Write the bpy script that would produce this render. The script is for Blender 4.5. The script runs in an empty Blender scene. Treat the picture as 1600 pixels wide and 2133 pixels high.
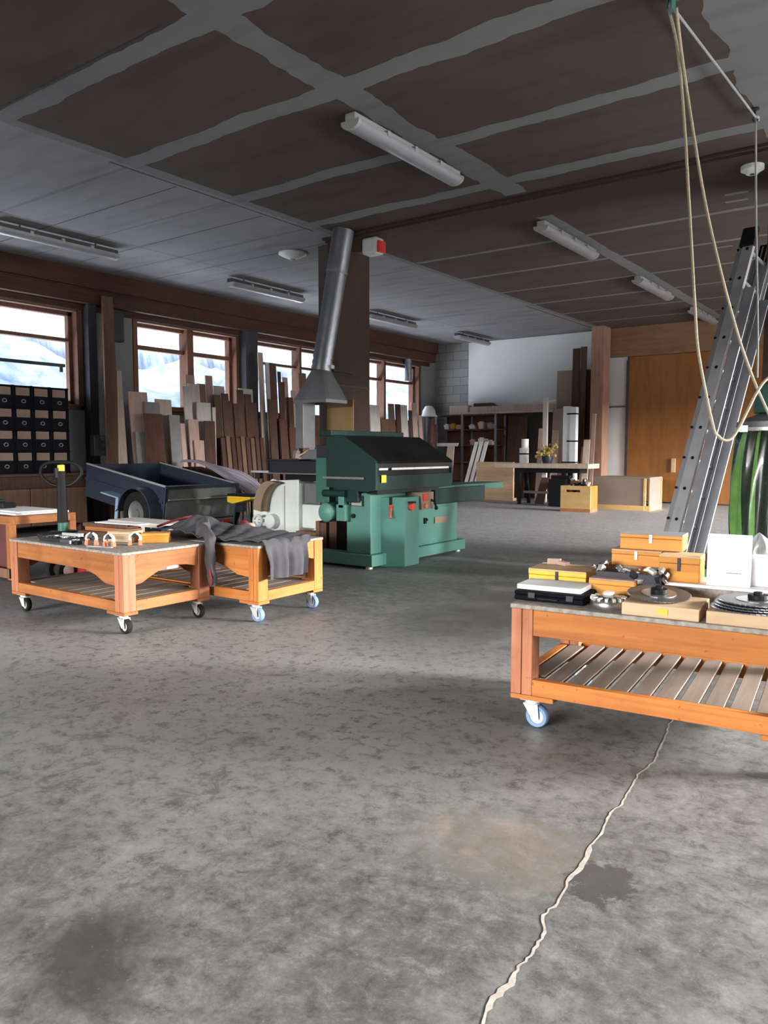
import bpy, math, random
from mathutils import Vector, Matrix, Euler
random.seed(7)
S = bpy.context.scene
COL = S.collection
PI = math.pi

# ---------------------------------------------------------------- camera
cam_d = bpy.data.cameras.new('camera')
cam_d.sensor_fit = 'VERTICAL'
cam_d.sensor_height = 36.0
cam_d.lens = 36.0 * 1600.0 / 2133.0
cam_d.clip_end = 300
cam = bpy.data.objects.new('camera', cam_d)
COL.objects.link(cam)
PITCH = math.atan((1066.5 - 940.0) / 1600.0)
cam.location = (0, 0, 1.10)
cam.rotation_euler = (PI / 2 - PITCH, 0, math.radians(36.2))
S.camera = cam

# ---------------------------------------------------------------- sky and exposure
S.view_settings.view_transform = 'Standard'
S.view_settings.look = 'None'
S.view_settings.gamma = 1.0
S.view_settings.use_curve_mapping = False
S.view_settings.exposure = 0.42
SKY = 1.1
W = bpy.data.worlds.new('overcast_sky')
S.world = W
W.use_nodes = True
wn = W.node_tree
bg = wn.nodes['Background']
tc = wn.nodes.new('ShaderNodeTexCoord')
sx = wn.nodes.new('ShaderNodeSeparateXYZ')
wn.links.new(tc.outputs['Generated'], sx.inputs[0])
wr = wn.nodes.new('ShaderNodeValToRGB')
wr.color_ramp.elements[0].position = 0.0
wr.color_ramp.elements[0].color = (0.93, 0.95, 1.0, 1)
wr.color_ramp.elements[1].position = 0.9
wr.color_ramp.elements[1].color = (0.80, 0.88, 1.0, 1)
wn.links.new(sx.outputs['Z'], wr.inputs[0])
wn.links.new(wr.outputs[0], bg.inputs['Color'])
bg.inputs['Strength'].default_value = SKY


def area(name, loc, rot, sx_, sy_, power, color=(1, 1, 1), portal=False):
    d = bpy.data.lights.new(name, 'AREA')
    d.shape = 'RECTANGLE'
    d.size, d.size_y = sx_, sy_
    d.energy = power
    d.color = color
    o = bpy.data.objects.new(name, d)
    COL.objects.link(o)
    o.location = loc
    o.rotation_euler = rot
    if portal:
        d.cycles.is_portal = True
    return o


WIN = [(3.2, 6.72), (7.74, 9.92), (10.38, 12.75), (13.1, 15.95)]   # window openings along the left wall
WZ0, WZ1 = 1.77, 3.20
GATE2 = (9.6, 16.2, 2.4)  # unseen gate, added further along the right wall to light the back
FGATE = (-9.0, -0.5, 2.8)                                           # unseen open gate, added behind the camera for frontal light
GATE = (-0.5, 8.6, 3.1)                                               # unseen open gate, added in the right wall for side daylight
# portals guide the sky light through the openings
for a, b in WIN:
    area('window_portal', (-11.0, (a + b) / 2, (WZ0 + WZ1) / 2), (0, -PI / 2, 0), WZ1 - WZ0, b - a, 1, portal=True)
area('gate_portal', (6.25, (GATE[0] + GATE[1]) / 2, GATE[2] / 2), (0, PI / 2, 0), GATE[2], GATE[1] - GATE[0], 1, portal=True)
area('gate_portal', ((FGATE[0] + FGATE[1]) / 2, -9.25, FGATE[2] / 2), (PI / 2, 0, 0), FGATE[1] - FGATE[0], FGATE[2], 1, portal=True)
area('gate_portal', (6.25, (GATE2[0] + GATE2[1]) / 2, GATE2[2] / 2), (0, PI / 2, 0), GATE2[2], GATE2[1] - GATE2[0], 1, portal=True)
# added area lamps outside the unseen gates stand in for daylight
area('gate_fill', (10.5, 4.4, 5.2), (0, math.radians(60), 0), 3.8, 9.0, 3700, (1.0, 0.975, 0.94))
area('front_gate_fill', (-4.7, -17.0, 5.0), (math.radians(72), 0, 0), 10.0, 4.0, 16000, (1.0, 0.98, 0.95))
area('rear_gate_fill', (11.0, 12.6, 4.0), (0, math.radians(70), 0), 3.2, 8.0, 26000, (1.0, 0.98, 0.95))
# added lamps hidden below the sills brighten the ceiling as snow bounce would
for a, b in WIN:
    area('snow_bounce_fill', (-11.95, (a + b) / 2, 1.42), (0, math.radians(-128), 0), 0.9, b - a, 120 * (b - a) / 2.4, (0.86, 0.92, 1.0))

S.cycles.use_denoising = True
S.cycles.max_bounces = 8
S.cycles.diffuse_bounces = 5
S.cycles.transparent_max_bounces = 12
S.cycles.sample_clamp_indirect = 6.0
S.cycles.caustics_reflective = False
S.cycles.caustics_refractive = False

# ---------------------------------------------------------------- materials
MATS = {}


def nmat(name):
    m = bpy.data.materials.new(name)
    m.use_nodes = True
    MATS[name] = m
    return m, m.node_tree, m.node_tree.nodes['Principled BSDF']


def node(nt, kind, **kw):
    n = nt.nodes.new(kind)
    for k, v in kw.items():
        setattr(n, k, v)
    return n


def vec(nt, scale, offset_random=True):
    """object coordinates, scaled, shifted by a random amount per object"""
    t = node(nt, 'ShaderNodeTexCoord')
    mp = node(nt, 'ShaderNodeMapping')
    mp.inputs['Scale'].default_value = scale
    nt.links.new(t.outputs['Object'], mp.inputs['Vector'])
    if offset_random:
        oi = node(nt, 'ShaderNodeObjectInfo')
        mm = node(nt, 'ShaderNodeMath', operation='MULTIPLY')
        mm.inputs[1].default_value = 37.0
        nt.links.new(oi.outputs['Random'], mm.inputs[0])
        nt.links.new(mm.outputs[0], mp.inputs['Location'])
    return mp.outputs[0]


def noise(nt, v, scale=1.0, detail=4, rough=0.55, dist=0.0):
    n = node(nt, 'ShaderNodeTexNoise')
    n.inputs['Scale'].default_value = scale
    n.inputs['Detail'].default_value = detail
    n.inputs['Roughness'].default_value = rough
    n.inputs['Distortion'].default_value = dist
    nt.links.new(v, n.inputs['Vector'])
    return n.outputs['Fac']


def ramp(nt, f, stops):
    r = node(nt, 'ShaderNodeValToRGB')
    e = r.color_ramp.elements
    while len(e) < len(stops):
        e.new(0.5)
    for k, (p, c) in enumerate(stops):
        e[k].position = p
        e[k].color = (*c, 1) if len(c) == 3 else c
    nt.links.new(f, r.inputs[0])
    return r.outputs[0]


def mix(nt, a, b, f, mode='MIX'):
    m = node(nt, 'ShaderNodeMix', data_type='RGBA', blend_type=mode)
    for s, v in ((m.inputs[0], f), (m.inputs[6], a), (m.inputs[7], b)):
        if hasattr(v, 'is_linked'):
            nt.links.new(v, s)
        else:
            s.default_value = v if isinstance(v, float) else (*v, 1)
    return m.outputs[2]


def bump(nt, p, h, strength=0.2, dist=0.01):
    b = node(nt, 'ShaderNodeBump')
    b.inputs['Strength'].default_value = strength
    b.inputs['Distance'].default_value = dist
    nt.links.new(h, b.inputs['Height'])
    nt.links.new(b.outputs[0], p.inputs['Normal'])


def rgb(h):
    h = h.lstrip('#')
    c = [int(h[i:i + 2], 16) / 255 for i in (0, 2, 4)]
    return tuple(x / 12.92 if x <= 0.04045 else ((x + 0.055) / 1.055) ** 2.4 for x in c)


def plain(name, c, rough=0.6, metal=0.0, var=0.12, vscale=6.0, bumpy=0.0, coat=0.0, spec=0.5):
    m, nt, p = nmat(name)
    c = rgb(c) if isinstance(c, str) else c
    v = vec(nt, (1, 1, 1))
    f = noise(nt, v, vscale, 5, 0.6)
    lo = tuple(x * (1 - var) for x in c)
    hi = tuple(min(1, x * (1 + var)) for x in c)
    nt.links.new(ramp(nt, f, [(0.3, lo), (0.7, hi)]), p.inputs['Base Color'])
    p.inputs['Roughness'].default_value = rough
    p.inputs['Metallic'].default_value = metal
    p.inputs['Coat Weight'].default_value = coat
    p.inputs['Specular IOR Level'].default_value = spec
    if bumpy:
        bump(nt, p, noise(nt, v, 40, 4), bumpy, 0.01)
    return m


def wood(name, c1, c2, axis='x', rough=0.6, grain=26.0, randv=0.22, spots=0.0):
    m, nt, p = nmat(name)
    c1 = rgb(c1) if isinstance(c1, str) else c1
    c2 = rgb(c2) if isinstance(c2, str) else c2
    sc = {'x': (1.2, grain, grain), 'y': (grain, 1.2, grain), 'z': (grain, grain, 1.2)}[axis]
    v = vec(nt, sc)
    f = noise(nt, v, 1.0, 5, 0.6, 0.6)
    col = ramp(nt, f, [(0.25, c2), (0.55, c1), (0.8, tuple(min(1, x * 1.18) for x in c1))])
    v2 = vec(nt, (1, 1, 1))
    blot = noise(nt, v2, 5.0, 4, 0.6)
    col = mix(nt, col, c2, ramp(nt, blot, [(0.5, (0, 0, 0)), (0.75, (0.55, 0.55, 0.55))]))
    if spots:
        k = noise(nt, v2, 38.0, 2, 0.5)
        col = mix(nt, col, tuple(x * 0.35 for x in c2), ramp(nt, k, [(0.68, (0, 0, 0)), (0.74, (spots,) * 3)]))
    oi = node(nt, 'ShaderNodeObjectInfo')
    mr = node(nt, 'ShaderNodeMapRange')
    mr.inputs[3].default_value = 1 - randv
    mr.inputs[4].default_value = 1 + randv
    nt.links.new(oi.outputs['Random'], mr.inputs[0])
    hs = node(nt, 'ShaderNodeHueSaturation')
    nt.links.new(mr.outputs[0], hs.inputs['Value'])
    nt.links.new(col, hs.inputs['Color'])
    nt.links.new(hs.outputs[0], p.inputs['Base Color'])
    p.inputs['Roughness'].default_value = rough
    p.inputs['Specular IOR Level'].default_value = 0.22
    bump(nt, p, f, 0.12, 0.004)
    return m


def near(nt, pos, cx, cy, rx, ry, edge, nz, amt=0.5):
    """blotch mask around a floor point, its outline broken by noise"""
    mp = node(nt, 'ShaderNodeMapping')
    mp.inputs['Location'].default_value = (-cx / rx, -cy / ry, 0)
    mp.inputs['Scale'].default_value = (1 / rx, 1 / ry, 0)
    nt.links.new(pos, mp.inputs['Vector'])
    ln = node(nt, 'ShaderNodeVectorMath', operation='LENGTH')
    nt.links.new(mp.outputs[0], ln.inputs[0])
    ad = node(nt, 'ShaderNodeMath', operation='MULTIPLY_ADD')
    nt.links.new(nz, ad.inputs[0])
    ad.inputs[1].default_value = amt * 2
    nt.links.new(ln.outputs['Value'], ad.inputs[2])
    sb = node(nt, 'ShaderNodeMapRange')
    nt.links.new(ad.outputs[0], sb.inputs[0])
    sb.inputs[1].default_value = 1.0 + amt + edge
    sb.inputs[2].default_value = 1.0 + amt - edge
    return sb.outputs[0]


def scale_f(nt, f, k):
    m = node(nt, 'ShaderNodeMath', operation='MULTIPLY')
    nt.links.new(f, m.inputs[0])
    m.inputs[1].default_value = k
    return m.outputs[0]


def floor_mat():
    m, nt, p = nmat('worn_concrete')
    t = node(nt, 'ShaderNodeTexCoord')
    pos = t.outputs['Object']
    big = noise(nt, pos, 0.7, 6, 0.62, 0.8)
    mid = noise(nt, pos, 2.6, 8, 0.72, 0.4)
    sm = noise(nt, pos, 15.0, 8, 0.80, 0.25)
    streak = noise(nt, pos, 6.5, 7, 0.75, 0.9)
    fine = noise(nt, pos, 75.0, 5, 0.75)
    base = ramp(nt, big, [(0.3, (0.078, 0.079, 0.078)), (0.5, (0.108, 0.108, 0.105)), (0.72, (0.142, 0.141, 0.136))])
    col = mix(nt, base, (0.215, 0.212, 0.203), ramp(nt, mid, [(0.48, (0, 0, 0)), (0.70, (0.6, 0.6, 0.6))]))
    # sheen of the far floor painted as paler colour towards the back
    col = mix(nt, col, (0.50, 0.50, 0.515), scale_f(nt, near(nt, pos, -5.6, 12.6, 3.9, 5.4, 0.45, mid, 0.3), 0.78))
    col = mix(nt, col, (0.36, 0.355, 0.34), scale_f(nt, near(nt, pos, -2.3, 2.75, 1.15, 0.95, 0.6, mid, 0.5), 0.62))  # lightens floor shaded by the right dolly, painted into the colour
    col = mix(nt, col, (0.34, 0.34, 0.33), scale_f(nt, near(nt, pos, -4.3, 2.4, 1.7, 1.1, 0.7, mid), 0.55))  # brighter lit floor by the left dollies, painted in as paler colour
    col = mix(nt, col, (0.040, 0.040, 0.040), ramp(nt, sm, [(0.36, (0.8, 0.8, 0.8)), (0.50, (0, 0, 0))]))
    col = mix(nt, col, (0.205, 0.204, 0.199), ramp(nt, sm, [(0.52, (0, 0, 0)), (0.66, (0.75, 0.75, 0.75))]))
    # trowel streaks in patches
    st = mix(nt, (0.0, 0.0, 0.0), ramp(nt, streak, [(0.36, (0.6, 0.6, 0.6)), (0.46, (0, 0, 0))]), ramp(nt, big, [(0.40, (0.2, 0.2, 0.2)), (0.58, (1, 1, 1))]))
    col = mix(nt, col, (0.050, 0.050, 0.050), st)
    col = mix(nt, col, (0.040, 0.039, 0.038), scale_f(nt, near(nt, pos, -2.4, 4.6, 0.55, 0.95, 0.6, mid, 0.5), 0.8))  # cast shadow of the right dolly darkened into the floor colour
    pk = mix(nt, (0.16, 0.132, 0.112), (0.30, 0.225, 0.185), ramp(nt, mid, [(0.5, (0, 0, 0)), (0.62, (1, 1, 1))]))
    col = mix(nt, col, pk, scale_f(nt, near(nt, pos, -0.95, 1.86, 0.24, 0.17, 0.22, sm, 1.9), 0.6))
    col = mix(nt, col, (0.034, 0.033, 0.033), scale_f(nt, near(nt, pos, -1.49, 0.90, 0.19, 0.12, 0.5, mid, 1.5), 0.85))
    col = mix(nt, col, (0.050, 0.049, 0.048), scale_f(nt, near(nt, pos, -0.67, 1.855, 0.075, 0.11, 0.12, sm, 1.6), 0.9))
    specks = ramp(nt, fine, [(0.64, (0, 0, 0)), (0.72, (0.55, 0.55, 0.55))])
    col = mix(nt, col, (0.42, 0.41, 0.39), specks)
    fd = ramp(nt, fine, [(0.30, (0.5, 0.5, 0.5)), (0.42, (0, 0, 0))])
    col = mix(nt, col, (0.05, 0.05, 0.05), fd)
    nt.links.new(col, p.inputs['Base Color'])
    rr = ramp(nt, mid, [(0.3, (0.42, 0.42, 0.42)), (0.7, (0.66, 0.66, 0.66))])
    nt.links.new(rr, p.inputs['Roughness'])
    bump(nt, p, fine, 0.12, 0.004)
    return m


def ceiling_mat(name, a, b):
    m, nt, p = nmat(name)
    t = node(nt, 'ShaderNodeTexCoord')
    f = noise(nt, t.outputs['Object'], 0.8, 5, 0.6)
    mp = node(nt, 'ShaderNodeMapping')
    mp.inputs['Scale'].default_value = (0.5, 2.5, 1)
    nt.links.new(t.outputs['Object'], mp.inputs['Vector'])
    g = noise(nt, mp.outputs[0], 1.6, 3, 0.5)
    c = ramp(nt, f, [(0.3, a), (0.7, b)])
    c = mix(nt, c, tuple(x * 0.72 for x in a), ramp(nt, g, [(0.52, (0, 0, 0)), (0.7, (0.6, 0.6, 0.6))]))
    nt.links.new(c, p.inputs['Base Color'])
    p.inputs['Roughness'].default_value = 0.9
    p.inputs['Specular IOR Level'].default_value = 0.2
    return m


def block_mat():
    m, nt, p = nmat('concrete_block')
    t = node(nt, 'ShaderNodeTexCoord')
    mp = node(nt, 'ShaderNodeMapping')
    mp.inputs['Rotation'].default_value = (PI / 2, 0, 0)
    nt.links.new(t.outputs['Object'], mp.inputs['Vector'])
    b = node(nt, 'ShaderNodeTexBrick')
    b.inputs['Scale'].default_value = 1.0
    b.inputs['Brick Width'].default_value = 0.42
    b.inputs['Row Height'].default_value = 0.21
    b.inputs['Mortar Size'].default_value = 0.008
    b.inputs['Color1'].default_value = (0.34, 0.33, 0.33, 1)
    b.inputs['Color2'].default_value = (0.28, 0.275, 0.27, 1)
    b.inputs['Mortar'].default_value = (0.18, 0.175, 0.17, 1)
    nt.links.new(mp.outputs[0], b.inputs['Vector'])
    nt.links.new(b.outputs['Color'], p.inputs['Base Color'])
    p.inputs['Roughness'].default_value = 0.9
    return m


def snow_mat():
    m, nt, p = nmat('snow_bank')
    t = node(nt, 'ShaderNodeTexCoord')
    f = noise(nt, t.outputs['Object'], 0.9, 7, 0.65, 0.5)
    c = ramp(nt, f, [(0.36, (0.30, 0.45, 0.78)), (0.46, (0.60, 0.72, 0.93)), (0.56, (0.93, 0.95, 0.99))])  # blue of shaded snow put into the colour
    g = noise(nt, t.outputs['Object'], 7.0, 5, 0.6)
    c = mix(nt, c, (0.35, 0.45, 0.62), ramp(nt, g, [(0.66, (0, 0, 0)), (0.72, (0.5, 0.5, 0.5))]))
    nt.links.new(c, p.inputs['Base Color'])
    p.inputs['Roughness'].default_value = 0.8
    return m


def thicket_mat():
    m, nt, p = nmat('frosted_thicket')
    t = node(nt, 'ShaderNodeTexCoord')
    mp = node(nt, 'ShaderNodeMapping')
    mp.inputs['Scale'].default_value = (1, 6, 0.9)
    nt.links.new(t.outputs['Object'], mp.inputs['Vector'])
    f = noise(nt, mp.outputs[0], 1.3, 7, 0.75)
    c = ramp(nt, f, [(0.3, (0.20, 0.26, 0.38)), (0.5, (0.42, 0.50, 0.64)), (0.7, (0.66, 0.72, 0.84))])
    nt.links.new(c, p.inputs['Base Color'])
    p.inputs['Roughness'].default_value = 0.9
    return m


def glass_mat():
    m = bpy.data.materials.new('window_glass')
    m.use_nodes = True
    nt = m.node_tree
    nt.nodes.remove(nt.nodes['Principled BSDF'])
    out = nt.nodes['Material Output']
    tr = node(nt, 'ShaderNodeBsdfTransparent')
    tr.inputs[0].default_value = (0.96, 0.98, 0.98, 1)
    gl = node(nt, 'ShaderNodeBsdfGlossy')
    gl.inputs['Roughness'].default_value = 0.03
    mx = node(nt, 'ShaderNodeMixShader')
    mx.inputs[0].default_value = 0.05
    nt.links.new(tr.outputs[0], mx.inputs[1])
    nt.links.new(gl.outputs[0], mx.inputs[2])
    nt.links.new(mx.outputs[0], out.inputs[0])
    MATS['window_glass'] = m
    return m


def stripes(name, c1, c2, axis, period, rough=0.6):
    m, nt, p = nmat(name)
    t = node(nt, 'ShaderNodeTexCoord')
    w = node(nt, 'ShaderNodeTexWave', wave_type='BANDS', bands_direction=axis)
    w.inputs['Scale'].default_value = 0.314 / period
    w.inputs['Distortion'].default_value = 0.6
    nt.links.new(t.outputs['Object'], w.inputs['Vector'])
    nt.links.new(ramp(nt, w.outputs['Fac'], [(0.35, c1), (0.65, c2)]), p.inputs['Base Color'])
    p.inputs['Roughness'].default_value = rough
    return m


FLOOR = floor_mat()
CEIL_B = ceiling_mat('fibreboard_ceiling', (0.056, 0.042, 0.035), (0.072, 0.055, 0.046))
CEIL_G = ceiling_mat('window_lit_ceiling', (0.20, 0.193, 0.205), (0.245, 0.237, 0.25))  # ceiling boards near the windows, their grey window light put into the colour
FILLER = ceiling_mat('joint_filler', (0.145, 0.145, 0.152), (0.185, 0.185, 0.193))
SEAM = plain('dark_seam', (0.03, 0.028, 0.027), 0.9)
GROUT = plain('crack_filler', (0.36, 0.325, 0.28), 0.9, vscale=30, var=0.25)
BLOCK = block_mat()
PLASTER = plain('grey_plaster', (0.24, 0.24, 0.245), 0.9, var=0.15, vscale=1.5)
WHITEWALL = plain('white_wall_board', (0.80, 0.81, 0.81), 0.75, var=0.04, vscale=1.2)
DARKWALL = plain('dark_wall_board', (0.055, 0.04, 0.033), 0.8)
SNOW = snow_mat()
THICKET = thicket_mat()
GLASS = glass_mat()
ASPHALT = plain('snowy_yard', (0.55, 0.56, 0.58), 0.9, var=0.3, vscale=0.6)
HORIZON = plain('horizon_block', (0.16, 0.18, 0.17), 0.95, var=0.3, vscale=0.15)
BEAMWOOD = wood('dark_beam_wood', (0.055, 0.021, 0.013), (0.026, 0.011, 0.007), 'y', 0.65)
BEAMWOOD_X = wood('ceiling_beam_wood', (0.06, 0.036, 0.028), (0.04, 0.023, 0.018), 'x', 0.7)
FRAMEWOOD = wood('window_frame_wood', (0.16, 0.075, 0.048), (0.095, 0.042, 0.026), 'z', 0.6)
COLWOOD = wood('column_board', (0.042, 0.022, 0.014), (0.030, 0.016, 0.010), 'z', 0.6, grain=9)
POSTWOOD = wood('post_timber', (0.37, 0.22, 0.15), (0.24, 0.13, 0.09), 'z', 0.7)
DOORWOOD = wood('plywood_door', (0.29, 0.118, 0.034), (0.225, 0.086, 0.025), 'z', 0.38, grain=8, randv=0.05)
PLYHEAD = wood('plywood_header', (0.22, 0.12, 0.07), (0.16, 0.085, 0.05), 'x', 0.7)
ORANGE = {a: wood('stained_pine_' + a, (0.50, 0.182, 0.046), (0.35, 0.11, 0.027), a, 0.6, spots=0.5, randv=0.12) for a in 'xyz'}
BROWNPINE = {a: wood('worn_pine_' + a, (0.36, 0.135, 0.046), (0.22, 0.075, 0.026), a, 0.6, spots=0.6, randv=0.12) for a in 'xyz'}
REDPINE = wood('reddish_leg_pine', (0.42, 0.17, 0.09), (0.28, 0.095, 0.05), 'z', 0.6, spots=0.4, randv=0.12)
SLAT = wood('grey_brown_slat', (0.22, 0.170, 0.138), (0.165, 0.125, 0.10), 'y', 0.75, randv=0.08)
TOPGREY = plain('worn_bench_top', (0.30, 0.27, 0.24), 0.8, var=0.4, vscale=40)
BOXORANGE = wood('varnished_box_wood', (0.70, 0.31, 0.06), (0.52, 0.20, 0.03), 'x', 0.45, randv=0.08)
BOXTAN = wood('plain_box_wood', (0.62, 0.44, 0.28), (0.50, 0.33, 0.19), 'x', 0.6, randv=0.06)
CRATEY = wood('yellow_crate_ply', (0.72, 0.47, 0.20), (0.62, 0.38, 0.15), 'x', 0.55, grain=10, randv=0.04)
PALEW = wood('pale_board', (0.62, 0.50, 0.41), (0.46, 0.35, 0.27), 'z', 0.7)
WHITEW = wood('whitish_board', (0.74, 0.69, 0.64), (0.62, 0.55, 0.49), 'z', 0.7, randv=0.1)
TANW = wood('tan_board', (0.20, 0.118, 0.076), (0.14, 0.080, 0.051), 'z', 0.7)
BRNW = wood('brown_board', (0.105, 0.056, 0.040), (0.065, 0.034, 0.024), 'z', 0.7)
DRKW = wood('dark_brown_board', (0.11, 0.052, 0.038), (0.07, 0.03, 0.022), 'z', 0.7)
GRYW = plain('grey_sheet', (0.27, 0.265, 0.265), 0.75)
PINKW = wood('pinkish_board', (0.55, 0.39, 0.33), (0.43, 0.29, 0.24), 'z', 0.7)
HBOARD = plain('brown_hardboard', (0.27, 0.20, 0.165), 0.75, var=0.08)
MAROON = plain('maroon_board', (0.10, 0.03, 0.03), 0.6)
GREEN = plain('light_green_enamel', (0.085, 0.235, 0.195), 0.45, var=0.08, vscale=3, spec=0.35)
GREEN2 = plain('mid_green_enamel', (0.04, 0.125, 0.098), 0.45, var=0.1, vscale=3, spec=0.3)
DGREEN = plain('dark_green_enamel', (0.008, 0.030, 0.026), 0.5, var=0.15, spec=0.22)
BLKHOOD = plain('black_hood_cover', (0.008, 0.008, 0.008), 0.4, var=0.2, spec=0.22)
BLACK = plain('matt_black', (0.008, 0.008, 0.009), 0.55, spec=0.2)
RUBBER = plain('black_rubber', (0.013, 0.013, 0.013), 0.8, spec=0.2)
BLUERUB = plain('blue_grey_rubber', (0.16, 0.26, 0.42), 0.55)
RED = plain('red_plastic', (0.62, 0.045, 0.025), 0.4)
DRED = plain('dark_red_paint', (0.28, 0.012, 0.025), 0.45)
YELLOW = plain('yellow_paint', (0.78, 0.50, 0.02), 0.4)
STICK = plain('yellow_sticker', (0.70, 0.65, 0.03), 0.5)
GALV = plain('galvanised_steel', (0.22, 0.228, 0.25), 0.36, 0.85, var=0.12, vscale=8)
GALVD = plain('dull_sheet_steel', (0.20, 0.20, 0.21), 0.5, 0.5, var=0.12)
STEEL = plain('bright_steel', (0.62, 0.62, 0.62), 0.28, 0.95, var=0.15, vscale=14)
DSTEEL = plain('dark_cast_iron', (0.028, 0.028, 0.036), 0.5, 0.3, spec=0.3)
ALU = plain('ladder_aluminium', (0.60, 0.61, 0.64), 0.42, 0.55, var=0.1)
ALUD = plain('weathered_aluminium', (0.36, 0.37, 0.40), 0.5, 0.5, var=0.15)
ZINC = plain('zinc_plated', (0.72, 0.72, 0.70), 0.38, 0.6)
WHITEP = plain('white_plastic', (0.78, 0.78, 0.77), 0.5, var=0.03)
CARTON = plain('white_carton', (0.84, 0.85, 0.87), 0.6, var=0.02)
CREAM = plain('cream_panel', (0.62, 0.58, 0.53), 0.6, var=0.08)
TUBEW = plain('lamp_diffuser', (0.27, 0.27, 0.30), 0.3, var=0.03)
LAMPG = plain('lamp_housing', (0.36, 0.36, 0.34), 0.45, var=0.08)
LAMPD = plain('dusty_lamp_top', (0.04, 0.04, 0.038), 0.6)
POSTSTEEL = plain('dark_post_steel', (0.045, 0.045, 0.05), 0.6, spec=0.2)
PMINT = plain('pale_mint_enamel', (0.80, 0.86, 0.82), 0.4, var=0.05)
CORK = plain('brown_belt', (0.30, 0.22, 0.15), 0.75)
DBLUE = plain('trailer_blue_steel', (0.045, 0.06, 0.095), 0.38, 0.35, var=0.1)
TGREY = plain('trailer_grey_steel', (0.26, 0.275, 0.28), 0.45, 0.35, var=0.15)
BLUEP = plain('light_blue_mudguard', (0.30, 0.44, 0.62), 0.35)
CARD = plain('cardboard', (0.22, 0.15, 0.115), 0.8, var=0.08)
INKBLK = plain('blue_black_drawer', (0.004, 0.0045, 0.008), 0.7, spec=0.08)
ROPE = plain('sisal_rope', (0.40, 0.345, 0.25), 0.85, var=0.2, vscale=60)
GREYCORD = plain('grey_cord', (0.30, 0.31, 0.30), 0.7)
CLOTH = plain('grey_work_cloth', (0.062, 0.060, 0.068), 0.9, var=0.2, vscale=14, bumpy=0.3)
REDCLOTH = plain('red_trim_cloth', (0.20, 0.018, 0.024), 0.85)
BAG = plain('green_bag_film', (0.16, 0.36, 0.085), 0.28, var=0.35, vscale=7, coat=0.4)
BAGD = plain('dark_bag_film', (0.018, 0.032, 0.02), 0.25, var=0.4, vscale=7, coat=0.4)
CLEARP = plain('milky_film', (0.36, 0.38, 0.37), 0.3, var=0.2, vscale=20)
TARP = stripes('lilac_striped_sheet', (0.42, 0.38, 0.46), (0.60, 0.55, 0.62), 'Y', 0.05)
CORAL = plain('coral_plastic', (0.80, 0.19, 0.10), 0.45)
PAPER = plain('white_paper', (0.80, 0.80, 0.80), 0.7, var=0.03)
LEAF = plain('dry_yellow_bloom', (0.36, 0.26, 0.07), 0.8, var=0.4, vscale=30)


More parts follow.
